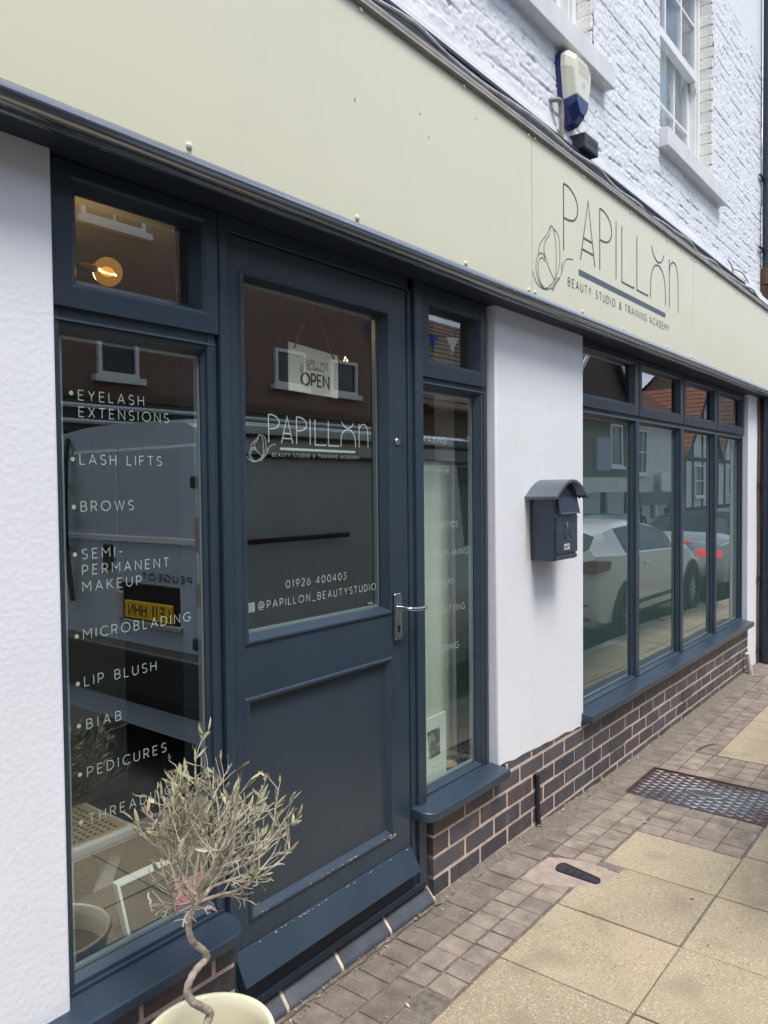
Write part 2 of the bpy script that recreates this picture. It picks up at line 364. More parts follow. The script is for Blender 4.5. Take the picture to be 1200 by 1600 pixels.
def catmull(pts, n=6):
    P = [Vector(p) for p in pts]; out = []
    for i in range(len(P)-1):
        p0, p1, p2, p3 = P[max(i-1, 0)], P[i], P[i+1], P[min(i+2, len(P)-1)]
        for k in range(n):
            t = k/n
            out.append(.5*((2*p1)+(p2-p0)*t+(2*p0-5*p1+4*p2-p3)*t*t+(3*p1-p0-3*p2+p3)*t*t*t))
    out.append(P[-1]); return out

# ------------------------------------------------------------------ lettering: thin geometric capitals drawn as strokes
def arc(cx, cz, rx, rz, a0, a1, n=14): return [(cx+rx*math.cos(R(a0+(a1-a0)*i/n)), cz+rz*math.sin(R(a0+(a1-a0)*i/n))) for i in range(n+1)]
G = {
 'A': (.72, [[(0, 0), (.36, 1), (.72, 0)], [(.11, .32), (.61, .32)]]),
 'B': (.56, [[(0, 0), (0, 1)], [(0, 1), (.28, 1)]+arc(.28, .765, .23, .235, 90, -90)+[(0, .53)], [(.28, .53), (.30, .53)]+arc(.30, .265, .26, .265, 90, -90)+[(0, 0)]]),
 'C': (.72, [arc(.46, .5, .46, .5, 48, 312, 22)]),
 'D': (.68, [[(0, 0), (0, 1), (.22, 1)]+arc(.22, .5, .46, .5, 90, -90, 18)+[(0, 0)]]),
 'E': (.50, [[(.50, 1), (0, 1), (0, 0), (.50, 0)], [(0, .52), (.43, .52)]]),
 'F': (.48, [[(.48, 1), (0, 1), (0, 0)], [(0, .5), (.42, .5)]]),
 'G': (.80, [arc(.47, .5, .47, .5, 45, 330, 22)+[(.87, .45), (.52, .45)]]),
 'H': (.62, [[(0, 0), (0, 1)], [(.62, 0), (.62, 1)], [(0, .52), (.62, .52)]]),
 'I': (.02, [[(.01, 0), (.01, 1)]]),
 'K': (.58, [[(0, 0), (0, 1)], [(.56, 1), (0, .38)], [(.18, .57), (.58, 0)]]),
 'L': (.46, [[(0, 1), (0, 0), (.46, 0)]]),
 'M': (.80, [[(0, 0), (0, 1), (.40, .40), (.80, 1), (.80, 0)]]),
 'N': (.66, [[(0, 0), (0, 1), (.66, 0), (.66, 1)]]),
 'O': (.94, [arc(.47, .5, .47, .5, 0, 360, 30)]),
 'P': (.54, [[(0, 0), (0, 1), (.26, 1)]+arc(.26, .71, .28, .29, 90, -90)+[(0, .42)]]),
 'R': (.56, [[(0, 0), (0, 1), (.27, 1)]+arc(.27, .72, .27, .28, 90, -90)+[(0, .44)], [(.28, .44), (.56, 0)]]),
 'S': (.54, [arc(.28, .75, .25, .25, 35, 270, 14)+arc(.27, .25, .27, .25, 90, -140, 14)]),
 'T': (.60, [[(0, 1), (.60, 1)], [(.30, 1), (.30, 0)]]),
 'U': (.62, [[(0, 1), (0, .31)]+arc(.31, .31, .31, .31, 180, 360, 14)+[(.62, 1)]]),
 'V': (.70, [[(0, 1), (.35, 0), (.70, 1)]]),
 'W': (1.02, [[(0, 1), (.26, 0), (.51, 1), (.76, 0), (1.02, 1)]]),
 'X': (.62, [[(0, 0), (.62, 1)], [(0, 1), (.62, 0)]]),
 'Y': (.64, [[(0, 1), (.32, .48), (.64, 1)], [(.32, .48), (.32, 0)]]),
 '0': (.66, [arc(.33, .5, .33, .5, 0, 360, 26)]),
 '1': (.22, [[(0, .86), (.16, 1), (.16, 0)]]),
 '2': (.54, [arc(.26, .72, .26, .28, 160, -30, 12)+[(0, 0), (.54, 0)]]),
 '3': (.52, [[(.03, 1), (.48, 1), (.22, .60)]+arc(.24, .31, .28, .31, 85, -150, 14)]),
 '4': (.60, [[(.44, 0), (.44, 1), (0, .25), (.60, .25)]]),
 '6': (.58, [[(.42, 1), (.06, .45)]+arc(.29, .30, .29, .30, 150, 510, 22)]),
 '9': (.58, [[(.16, 0), (.52, .55)]+arc(.29, .70, .29, .30, -30, 330, 22)]),
 '-': (.30, [[(0, .42), (.30, .42)]]), '_': (.56, [[(0, -.08), (.56, -.08)]]),
 '&': (.66, [[(.66, 0), (.18, .62)]+arc(.31, .80, .18, .20, 205, -20, 14)+[(.40, .62), (.10, .42)]+arc(.24, .24, .24, .24, 130, 300, 12)+[(.50, .15), (.64, .42)]]),
 '@': (1.0, [arc(.48, .48, .20, .24, 0, 360, 18), [(.68, .72), (.68, .36)]+arc(.80, .36, .12, .14, 180, 330, 8)+arc(.5, .48, .48, .54, 0, 300, 24)]),
 '.': (.10, [arc(.05, .05, .03, .03, 0, 360, 8)]),
 'e': (.58, [[(.03, .36), (.56, .36)]+arc(.29, .33, .27, .31, 5, 320, 18)]), 'p': (.56, [[(0, .64), (0, -.28)], arc(.28, .32, .28, .32, 0, 360, 18)]),
 'o': (.60, [arc(.30, .32, .30, .32, 0, 360, 20)]), 'u': (.50, [[(0, .64), (0, .25)]+arc(.25, .25, .25, .25, 180, 360, 10)+[(.50, .64), (.50, 0)]]),
 'a': (.56, [arc(.28, .32, .28, .32, 0, 360, 18), [(.56, .64), (.56, 0)]]), ' ': (.30, []),
}
def ribbon(mb, pts, w, to, dk, off):
    """flat stroke of width w along pts (2-D), mapped to 3-D with to(x, z, depth)"""
    pts = [Vector((p[0], p[1])) for p in pts]
    out = [pts[0]]
    for p in pts[1:]:
        if (p-out[-1]).length > 1e-7: out.append(p)
    pts = out
    if len(pts) < 2: return
    closed = (pts[0]-pts[-1]).length < 1e-6 and len(pts) > 3
    n = len(pts); Lf, Rg = [], []
    for i in range(n):
        a = pts[i-1] if i > 0 else (pts[-2] if closed else None); b = pts[i+1] if i < n-1 else (pts[1] if closed else None)
        d1 = (pts[i]-a).normalized() if a is not None else None; d2 = (b-pts[i]).normalized() if b is not None else None
        if d1 is None: d1 = d2
        if d2 is None: d2 = d1
        n1 = Vector((-d1.y, d1.x)); n2 = Vector((-d2.y, d2.x)); q = n1+n2
        if q.length < 1e-4: q = n1
        q.normalize(); k = min(2.2, 1/max(.35, q.dot(n1)))
        Lf.append(pts[i]+q*w/2*k); Rg.append(pts[i]-q*w/2*k)
    vs = [to(p.x, p.y, off) for p in Lf]+[to(p.x, p.y, off) for p in Rg]
    mb.add(vs, [(i, i+1, n+i+1, n+i) for i in range(n-1)])
def text(mb, s, x0, z0, h, width=None, wgt=.10, y=0., sp=.42, front=-1, to=None, wv=None):
    """letters of cap height h from (x0, z0); width sets the whole line's length; each stroke lies .03 mm before the last"""
    gl = [G[c] for c in s]; nat = sum(g[0] for g in gl); xs = 1.
    if width:
        sp = min(.75, max(.16, (width/h-nat*1.12)/max(1, len(s)-1))); xs = (width/h-(len(s)-1)*sp)/nat
    x = x0; k = 0
    if to is None: to = lambda a, b, d: (a, y+front*d, b)
    for g in gl:
        for st in g[1]:
            ribbon(mb, [(x+p[0]*xs*h, z0+p[1]*h) for p in st], wgt*h, to, 0, k*.00003); k += 1
        x += (g[0]*xs+sp)*h
    return mb
# ------------------------------------------------------------------ levels
def sstep(t): t = max(0., min(1., t)); return t*t*(3-2*t)
def gz(x): return -.045*sstep((x-2)/2.4) - .05*max(0., x-9)          # pavement along the shop
def rz(x): return -.155 - .045*sstep((x-2)/2.4) - .05*max(0., x-9)    # carriageway, falling down the street
FR, BFR = .03, .04            # front planes of the joinery in the two openings
SOF = 2.255                   # underside of the fascia

shop = thing('shop_building', (3.2, 0, 0), 'white rendered shop with anthracite joinery, brick plinth and painted brick upper storey', 'shop')
# --- ground floor wall: three white piers
mb = MB()
mb.box(-3.0, .880, 0, .30, -.15, SOF+.05)
w1 = mb.build('wall', 'render_rough', shop, bevel=.006)
mb = MB()
X0, X1 = 2.752, 3.6165
pts = [(X0+.012, 0), (X1, 0), (X1, .30), (X0, .30), (X0, .012)]
n = 12; rings = []
lo = [.357, .325]
vs = []; 
def pier_bottom(x): return lerp(.352, .318, (x-X0)/(X1-X0)) - (.018 if x > 3.59 else 0)
xs = [X0+.010+(X1-X0-.010)*i/n for i in range(n+1)]
front = [(x, -.002+.002*math.sin(i*1.7), pier_bottom(x)+.004*math.sin(i*2.3)) for i, x in enumerate(xs)]
ring_f = front + [(x, -.002, SOF+.05) for x in reversed(xs)]
ring_b = [(p[0], .30, p[2]) for p in ring_f]
ring_b[0] = (X0, .30, ring_f[0][2]); ring_b[-1] = (X0, .30, SOF+.05)
mb.loft([ring_f, ring_b], True, True, True)
mb.build('wall', 'render', shop, bevel=.007, smooth=True, angle=25)
mb = MB(); mb.box(6.888, 7.21, 0, .30, -.2, SOF+.05); mb.box(7.214, 7.33, .012, .30, -.2, SOF+.05)
mb.build('wall', 'render', shop, bevel=.004)

# --- brick plinths: every brick its own little block on a bed of mortar
def brick_panel(name, xa, xb, ztop, yf, ret=None, zlow=-.25, parent=shop, corner_left=False):
    mb = MB(); mb.mi = 0
    mb.box(xa+.004, xb-.001, yf+.0022, yf+.20, zlow, ztop)
    if ret: pass
    course, L_ = .0762, .2215
    k = 0; z = .0905-.0762*4
    tops = []
    zj = .0795   # a bed joint measured at the doorway corner
    z0 = zj-course*4
    for row in range(12):
        zb, zt = z0+row*course+.0062, z0+(row+1)*course-.0068
        if zb > ztop-.01 or zt < zlow: continue
        zt = min(zt, ztop)
        off = (.106 if row % 2 else .217)
        x = xa; first = True
        while x < xb-.012:
            w = off if first else L_
            first = False
            xe = min(x+w, xb)
            if xe-x > .015:
                mb.mi = 1
                j = lambda: random.uniform(-.0015, .0015)
                t = random.uniform(.70, 1.25)
                if random.random() < .14: t = (random.uniform(1.0, 1.3), random.uniform(.9, 1.0), random.uniform(.85, .95))
                a, b = x+(.0 if x == xa else .0064)+j(), xe-(.0064 if xe < xb else 0)+j()
                y0 = yf+random.uniform(-.0015, .0015)
                mb.box(a, b, y0, y0+.09, zb+j(), zt+(j() if zt < ztop else 0), t)
            x = xe
    return mb.build(name, ['mortar', 'brick'], parent, bevel=.0028)
brick_panel('brick_plinth', 2.296, 6.90, .345, .0)
brick_panel('brick_plinth', .62, 1.352, .325, .0)
# return face of the right-hand plinth in the doorway
mb = MB(); mb.mi = 0; mb.box(2.299, 2.36, .004, .17, -.2, .33)
mb.build('brick_plinth', ['mortar'], shop)
# air bricks, damp course and weep slot set in the plinth
def air_brick(x, z, dark=False):
    mb = MB(); mb.box(x, x+.212, -.004, .02, z, z+.064, .95); mb.build('air_brick', 'brick' if not dark else 'blackiron', shop, bevel=.002)
    mb = MB()
    for r in range(3):
        for c in range(9): mb.box(x+.014+c*.0212, x+.023+c*.0212, -.0046, -.003, z+.009+r*.019, z+.0165+r*.019)
    return mb.build('air_vent_holes', 'blackiron', shop)
air_brick(3.955, .0865+.0762-.0762*1, False); air_brick(5.17, .0865)

# --- joinery helpers
def frame_rings(mb, rects):
    """nested rectangles (x0, x1, z0, z1, y) lofted one into the next: flat faces, steps and chamfers of a sash"""
    mb.loft([rect_ring(*r) for r in rects], True); return mb
def pane(name, x0, x1, z0, z1, y, parent, m='glass', t=.004):
    return MB().box(x0, x1, y, y+t, z0, z1).build(name, m, parent)
def spacer(x0, x1, z0, z1, y, parent):
    """the thin metal edge between the two sheets of a sealed unit"""
    mb = MB(); w = .007
    frame_rings(mb, [(x0, x1, z0, z1, y+.0045), (x0+w, x1-w, z0+w, z1-w, y+.0045), (x0+w, x1-w, z0+w, z1-w, y+.020)])
    return mb.build('glazing_spacer', 'gasket', parent)

# --- left display window
lw = thing('shop_window', (1.12, .05, .38), parent=shop); lw['label'] = 'tall window listing beauty treatments in pale lettering'
mb = MB()
mb.box(.880, .906, .032, .16, .33, SOF); mb.box(.906, 1.342, .034, .16, 1.895, 1.935)        # left stile, transom
mb.box(1.318, 1.346, .031, .16, .33, SOF)
mb.box(.906, 1.318, .036, .16, 2.235, SOF); mb.box(.906, 1.318, .036, .16, .345, .380)
frame_rings(mb, [(.886, 1.345, .366, 1.905, .030), (.897, 1.338, .378, 1.899, .029), (.897, 1.338, .378, 1.899, .036), (.908, 1.322, .390, 1.890, .036), (.920, 1.3125, .405, 1.872, .055), (.920, 1.3125, .405, 1.872, .0575)])
mb.build('frame', 'navy', lw, bevel=.0018)
mb = MB()   # top-hung fanlight sash standing proud of the main light
frame_rings(mb, [(.884, 1.3515, 1.929, 2.252, .060), (.884, 1.3515, 1.929, 2.252, .022), (.937, 1.3095, 1.978, 2.220, .020), (.940, 1.3065, 1.981, 2.217, .026), (.944, 1.3025, 1.985, 2.214, .026), (.974, 1.291, 2.006, 2.203, .070), (.974, 1.291, 2.006, 2.203, .0755)])
mb.build('fanlight_frame', 'navy', lw, bevel=.0022)
pane('glass', .915, 1.318, .40, 1.877, .056, lw); pane('glass', .970, 1.295, 2.002, 2.207, .074, lw)
spacer(.920, 1.3125, .405, 1.872, .056, lw)
def sill_board(x0, x1, y0, y1, z0, z1, left_round, right_round, parent, drop=.012, mname='navy'):
    pts = []; r = .055
    if left_round: pts += [(x0+r-r*math.sin(a), y0+r-r*math.cos(a)) for a in [R(90*k/8) for k in range(8, -1, -1)]]
    else: pts += [(x0, y0)]
    if right_round: pts += [(x1-r+r*math.sin(a), y0+r-r*math.cos(a)) for a in [R(90*k/8) for k in range(0, 9)]]
    else: pts += [(x1, y0)]
    pts += [(x1, y1), (x0, y1)]
    mb = MB(); n = len(pts)
    top = [(p[0], p[1], z1-(drop if p[1] < y1-.02 else 0)*(1-(p[1]-y0)/(y1-y0))) for p in pts]
    mb.add([(p[0], p[1], z0) for p in pts]+top, [tuple(range(n-1, -1, -1)), tuple(range(n, 2*n))]+[(j, (j+1) % n, n+(j+1) % n, n+j) for j in range(n)])
    return mb.build('sill', mname, parent, bevel=.005, seg=3)
sill_board(.66, 1.353, -.062, .036, .322, .368, False, True, lw, drop=.014)
LINES = [('EYELASH', .968, 1.7295, .174), ('EXTENSIONS', .968, 1.691, .247), ('LASH LIFTS', .968, 1.581, .223), ('BROWS', .968, 1.4715, .139), ('SEMI-', .968, 1.3605, .105), ('PERMANENT', .968, 1.3225, .239), ('MAKEUP', .968, 1.284, .157), ('MICROBLADING', .967, 1.173, .303), ('LIP BLUSH', .967, 1.0625, .196), ('BIAB', .970, .9605, .090), ('PEDICURES', .969, .847, .219), ('THREADING', .970, .734, .232)]
GT = .0632
for s_, x, z, w in LINES:
    mb = MB(); text(mb, s_, x, z, .0225, w, .095, GT); mb.build('lettering', 'mint', lw)
for z in (1.744, 1.592, 1.482, 1.372, 1.182, 1.071, .972, .858, .745):
    mb = MB(); mb.disc((.9500, GT, z), .0052, 'Y', 16, .0004); mb.build('bullet_dot', 'mint', lw)

# --- door
dr = thing('shop_door', (1.79, .03, .15), parent=shop); dr['label'] = 'half glazed anthracite door with shop name on the glass'
mb = MB()   # fixed frame: jambs and head, door stop behind
mb.box(1.3525, 1.376, .018, .17, .03, SOF); mb.box(1.376, 1.394, .026, .17, .03, SOF)
mb.box(2.197, 2.225, .024, .17, .06, SOF); mb.box(2.225, 2.2725, .012, .17, .06, SOF)
mb.box(1.376, 2.225, .024, .17, 2.212, SOF)
mb.build('door_frame', 'navy', dr, bevel=.0025)
mb = MB()   # leaf with glazed upper opening and sunk lower panel
x0, x1, z0, z1 = 1.397, 2.1935, .150, 2.208
g = (1.427, 2.098, 1.083, 2.117); p = (1.428, 2.096, .300, .935)
Y = .030; leaf = mb
def holes_plate(mb, y):
    xs = [x0, 1.4275, 2.097, x1]; zs = [z0, p[2], p[3], g[2], g[3], z1]
    for i in range(3):
        for j in range(5):
            if i == 1 and j in (1, 3): continue
            mb.quad((xs[i], y, zs[j]), (xs[i+1], y, zs[j]), (xs[i+1], y, zs[j+1]), (xs[i], y, zs[j+1]))
holes_plate(mb, Y)
mb.loft([rect_ring(x0, x1, z0, z1, Y), rect_ring(x0, x1, z0, z1, .075)], True)
frame_rings(mb, [(1.4275, 2.097, g[2], g[3], Y), (1.4305, 2.094, g[2]+.003, g[3]-.003, .024), (1.440, 2.086, g[2]+.010, g[3]-.008, .024), (1.468, 2.076, 1.106, 2.101, .061), (1.468, 2.076, 1.106, 2.101, .0655)])
frame_rings(mb, [(1.4275, 2.097, p[2], p[3], Y), (1.432, 2.092, p[2]+.004, p[3]-.004, .024), (1.440, 2.084, p[2]+.011, p[3]-.011, .024), (1.452, 2.072, p[2]+.026, p[3]-.026, .046)])
MB().quad((1.450, .046, p[2]+.024), (2.074, .046, p[2]+.024), (2.074, .046, p[3]-.024), (1.450, .046, p[3]-.024)).build('door_panel', 'panel_navy', dr)
pane('glass', 1.462, 2.082, 1.100, 2.106, .064, dr); spacer(1.468, 2.076, 1.106, 2.101, .064, dr)
mb = MB()   # weather bar: sloping drip board
pr = [(-.004, .150), (-.022, .158), (.026, .236), (.0295, .236), (.0295, .150)]
mb.loft([[(x, y, z) for y, z in pr] for x in (1.372, 2.189)], True, True, True)
mb.build('weather_bar', 'navy', dr, bevel=.004)
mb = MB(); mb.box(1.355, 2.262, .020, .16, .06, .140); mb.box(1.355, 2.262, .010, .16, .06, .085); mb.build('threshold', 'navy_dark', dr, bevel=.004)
# bare flakes along the bead and drip board
mb = leaf; mb.mi = 1
for k in range(46):
    if k < 22:
        x = random.choice([random.uniform(1.46, 1.9), random.uniform(1.75, 2.07)]); z = p[2]+.0125+random.uniform(-.001, .002); y = .0245
    else: x = random.uniform(1.45, 2.16); z = .233+random.uniform(-.002, .002); y = .0225
    l, h = random.uniform(.003, .014), random.uniform(.0010, .0024)
    mb.poly([(x, y-.0012, z), (x+l*.6, y-.0013, z-h*.6), (x+l, y-.0012, z+h*.3), (x+l*.4, y-.0010, z+h)])
for k in range(9): 
    x = random.uniform(2.06, 2.094); z = p[2]+random.uniform(.003, .014); l = random.uniform(.004, .010)
    mb.poly([(x, .0228, z), (x+l, .0228, z-.001), (x+l*.9, .0228, z+.003), (x+l*.2, .0228, z+.004)])
mb.build('door_leaf', ['navy', 'chip'], dr, bevel=.0016)
mb = MB()   # lever handle on a long back plate
mb.box(2.101, 2.140, .016, .030, .988, 1.152); mb.build('handle_plate', 'chrome', dr, bevel=.006, seg=3)
mb = MB(); mb.tube([(2.118, .018, 1.102), (2.118, -.022, 1.102)], .0085, 12)
mb.tube(catmull([(2.118, -.022, 1.102), (2.123, -.034, 1.101), (2.150, -.040, 1.098), (2.185, -.038, 1.096), (2.214, -.034, 1.0975)], 5), [.0085]*3+[.0078]*15+[.006]*3, 12)
mb.build('door_handle', 'chrome', dr, smooth=True)
mb = MB(); mb.disc((2.120, .0132, 1.035), .0065, 'Y', 16, .002); mb.box(2.1175, 2.1225, .0122, .0142, 1.016, 1.035)
for z in (.995, 1.148): mb.disc((2.110, .0132, z), .003, 'Y', 10, .002); mb.disc((2.132, .0132, z), .003, 'Y', 10, .002)
mb.build('keyhole', 'blackiron', dr)
mb = MB(); mb.lathe([(.0001, .0), (.011, .0), (.0125, .002), (.0125, .006)], 0, 0, 20)
mb.v = [(2.137+a, .024+c, 1.678+b) for a, b, c in mb.v]; mb.build('lock_cylinder', 'steel', dr, smooth=True)
# lettering on the door glass
def logo(mb_factory, ox, oz, sx, sz, y, w, names, parent, mats, sub_w=.12, sub=True):
    """shop logo drawn in sign metres relative to (3.18, 2.552)"""
    f = lambda pts: [(ox+(a-3.18)*sx, oz+(b-2.552)*sz) for a, b in pts]
    sm = lambda pts, n=5: [(q[0], q[1]) for q in catmull([(a, b, 0) for a, b in pts], n)]
    to = lambda a, b, d: (a, y-d, b)
    P_ = lambda x: [[(x, 2.843), (x, 2.552)], sm([(x, 2.842), (x+.05, 2.841), (x+.105, 2.824), (x+.138, 2.795), (x+.146, 2.766), (x+.137, 2.735), (x+.103, 2.708), (x+.05, 2.696), (x, 2.695)])]
    st = P_(3.179)+[[(3.355, 2.552), (3.439, 2.838), (3.516, 2.552)], [(3.386, 2.657), (3.488, 2.657)], [(3.370, 2.603), (3.502, 2.603)]]+P_(3.574)
    st += [[(3.777, 2.834), (3.777, 2.548)], [(3.853, 2.832), (3.853, 2.550), (4.017, 2.550), (4.022, 2.562)], [(4.063, 2.830), (4.063, 2.550), (4.226, 2.550), (4.231, 2.562)]]
    st += [sm([(4.269, 2.549), (4.272, 2.62), (4.290, 2.69), (4.335, 2.735), (4.394, 2.748), (4.452, 2.735), (4.497, 2.69), (4.516, 2.62), (4.519, 2.548)]), sm([(4.284, 2.834), (4.32, 2.79), (4.388, 2.766), (4.452, 2.785), (4.490, 2.829)])]
    st += [[(4.582, 2.828), (4.582, 2.545)], sm([(4.582, 2.75), (4.605, 2.80), (4.655, 2.824), (4.705, 2.81), (4.735, 2.75), (4.741, 2.66), (4.742, 2.545)])]
    mb = MB()
    for k, s_ in enumerate(st): ribbon(mb, f(s_), w, to, 0, k*.00003)
    mb.build(names[0], mats[0], parent)
    bf = [[(2.938, 2.476), (2.95, 2.52), (2.985, 2.555), (3.012, 2.575), (3.040, 2.612), (3.060, 2.628), (3.084, 2.612), (3.10, 2.56), (3.105, 2.49), (3.098, 2.43), (3.088, 2.405)],
          [(3.052, 2.622), (3.040, 2.585), (3.000, 2.545), (2.99, 2.505), (3.02, 2.46), (3.058, 2.425), (3.088, 2.404)], [(3.075, 2.618), (3.115, 2.612), (3.135, 2.575), (3.140, 2.50), (3.118, 2.44), (3.092, 2.406)],
          [(3.005, 2.474), (2.975, 2.492), (2.94, 2.478), (2.918, 2.44), (2.920, 2.40), (2.950, 2.362), (3.0, 2.352), (3.050, 2.375), (3.088, 2.404)], [(3.000, 2.462), (2.972, 2.474), (2.943, 2.455), (2.936, 2.41), (2.955, 2.37), (2.985, 2.355)],
          [(2.886, 2.400), (2.905, 2.372), (2.945, 2.350), (3.0, 2.348), (3.06, 2.366), (3.11, 2.410), (3.138, 2.424)], [(3.072, 2.352), (3.092, 2.385), (3.128, 2.412), (3.158, 2.452), (3.172, 2.486)],
          [(3.172, 2.48), (3.200, 2.515), (3.235, 2.527), (3.276, 2.532)], [(3.160, 2.452), (3.156, 2.478), (3.164, 2.50)], [(3.06, 2.358), (3.085, 2.372), (3.10, 2.395)]]
    mb = MB()
    for k, s_ in enumerate(bf): ribbon(mb, f(sm(s_)), w*.44, to, 0, k*.00003)
    mb.build(names[1], mats[0], parent)
    b = f([(3.335, 2.478), (4.514, 2.504)])
    mb = MB().quad((b[0][0], y, b[0][1]), (b[1][0], y, b[0][1]), (b[1][0], y, b[1][1]), (b[0][0], y, b[1][1])); mb.build(names[2], mats[1], parent)
    if sub:
        q = f([(3.222, 2.408), (4.575, 2.444)]); mb = MB()
        text(mb, 'BEAUTY STUDIO & TRAINING ACADEMY', q[0][0], q[0][1], q[1][1]-q[0][1], q[1][0]-q[0][0], sub_w, y, sp=.30); mb.build(names[0], mats[0], parent)
DT = .0712
logo(MB, 1.571, 1.6555, .2925, .2815, DT, .0042, ('lettering', 'butterfly_emblem', 'underline_bar'), dr, ('mint', 'mint'), .12)
mb = MB(); text(mb, '01926 400403', 1.633, 1.2195, .0215, .274, .11, DT, sp=.30); mb.build('lettering', 'mint', dr)
mb = MB(); text(mb, '@PAPILLON_BEAUTYSTUDIO', 1.519, 1.1685, .0215, .541, .11, DT, sp=.28); mb.build('lettering', 'mint', dr)
mb = MB()   # small rounded camera icon: outline plate with a ring and a dot cut in the ground colour
cx, cz, h = 1.4925, 1.1785, .0135
rr = lambda k: [(cx+sx*(k-.0035)+.0035*math.cos(R(a)), cz+sz*(k-.0035)+.0035*math.sin(R(a))) for sx, sz, a0 in ((1, 1, 0), (-1, 1, 90), (-1, -1, 180), (1, -1, 270)) for a in range(a0, a0+91, 30)]
mb.poly([(a, DT, b) for a, b in rr(h)]); 
mb.build('camera_icon', 'mint', dr)
mb = MB(); ribbon(mb, rr(.0098)+[rr(.0098)[0]], .0017, lambda a, b, d: (a, DT-.0002, b), 0, 0); ribbon(mb, arc(cx, cz, .0052, .0052, 0, 360, 20), .0017, lambda a, b, d: (a, DT-.0002, b), 0, 0)
mb.build('camera_icon', 'shopdark', dr)

# --- door step of bullnosed blue bricks
mb = MB(); xj = [1.33, 1.545, 1.785, 2.035, 2.296]
for a, b in zip(xj[:-1], xj[1:]):
    pr = [(-.006, -.05), (-.006, .003), (-.002, .010), (.037, .053), (.044, .057), (.12, .058), (.12, -.05)]
    mb.tc = random.uniform(.85, 1.2); mb.mi = 0
    mb.loft([[(x, y+random.uniform(-.001, .001), z) for y, z in pr] for x in (a+.0075, b-.0075)], True, True, True)
    mb.mi = 1; mb.tc = 1.0
    mb.loft([[(x, y+.003, z-.002) for y, z in pr] for x in (b-.0073, b+.0073)], True, True, True)
mb.build('door_step', ['bluebrick', 'mortar'], shop, bevel=.002)

# --- narrow window
nw = thing('shop_window', (2.51, .05, .36), parent=shop); nw['label'] = 'narrow window beside the door with a card inside'
mb = MB()
mb.box(2.2728, 2.290, .032, .16, .35, SOF); mb.box(2.700, 2.7515, .033, .16, .35, SOF)
mb.box(2.290, 2.700, .034, .16, 1.895, 1.935); mb.box(2.290, 2.700, .036, .16, 2.225, SOF); mb.box(2.290, 2.700, .036, .16, .350, .372)
frame_rings(mb, [(2.2735, 2.738, .360, 1.903, .030), (2.284, 2.722, .372, 1.896, .029), (2.284, 2.722, .372, 1.896, .036), (2.300, 2.700, .380, 1.890, .036), (2.331, 2.683, .392, 1.876, .058), (2.331, 2.683, .392, 1.876, .0615)])
mb.build('frame', 'navy', nw, bevel=.0018)
mb = MB()
frame_rings(mb, [(2.2745, 2.730, 1.920, 2.252, .060), (2.2745, 2.730, 1.920, 2.252, .022), (2.322, 2.686, 1.971, 2.190, .020), (2.326, 2.682, 1.975, 2.186, .026), (2.331, 2.677, 1.979, 2.183, .026), (2.387, 2.664, 1.996, 2.172, .068), (2.387, 2.664, 1.996, 2.172, .0715)])
mb.build('fanlight_frame', 'navy', nw, bevel=.0022)
pane('glass', 2.326, 2.688, .386, 1.881, .060, nw); pane('glass', 2.382, 2.669, 1.992, 2.176, .070, nw)
spacer(2.331, 2.683, .392, 1.876, .060, nw)
sill_board(2.196, 2.768, -.060, .036, .325, .372, True, False, nw, drop=.014)
for s_, x, z, w in [('WAXING', 2.340, 1.686, .156), ('MASSAGE', 2.341, 1.577, .180), ('NAILS', 2.343, 1.470, .108), ('AESTHETICS', 2.343, 1.3605, .234), ('DERMAPLANING', 2.342, 1.250, .306), ('CHEMICAL', 2.344, 1.1405, .200), ('PEELS', 2.345, 1.1045, .112), ('HAIR CUTTING', 2.347, 1.030, .275), ('HAIR', 2.349, .921, .088), ('COLOURING', 2.349, .880, .226)]:
    mb = MB(); text(mb, s_, x, z, .0235, w, .085, .0672, sp=.26); mb.build('lettering', 'mint_faint', nw)

# --- big display window: four lights under four fanlights
bw = thing('shop_window', (5.24, .05, .38), parent=shop); bw['label'] = 'wide four light display window reflecting the street'
PANE_TILT = (-.0120, -.0015, .0, .002)      # no two panes of the display window lie quite in one plane
def tilt_pane(o, k):
    xm = sum(v.co.x for v in o.data.vertices)/len(o.data.vertices)
    for v in o.data.vertices: v.co.y += k*(v.co.x-xm)
BX = [3.600, 4.460, 5.281, 6.080, 6.884]
mb = MB()
mb.box(3.600, 3.640, BFR+.002, .18, .385, SOF); mb.box(6.845, 6.886, BFR+.002, .18, .385, SOF)
mb.box(3.640, 6.845, BFR+.004, .18, 1.890, 1.935); mb.box(3.640, 6.845, BFR+.003, .18, 2.240, SOF); mb.box(3.640, 6.845, BFR+.003, .18, .372, .394)
for x in BX[1:-1]: mb.box(x-.026, x+.030, BFR-.004, .18, .394, 1.893)
mb.build('frame', 'navy', bw, bevel=.002)
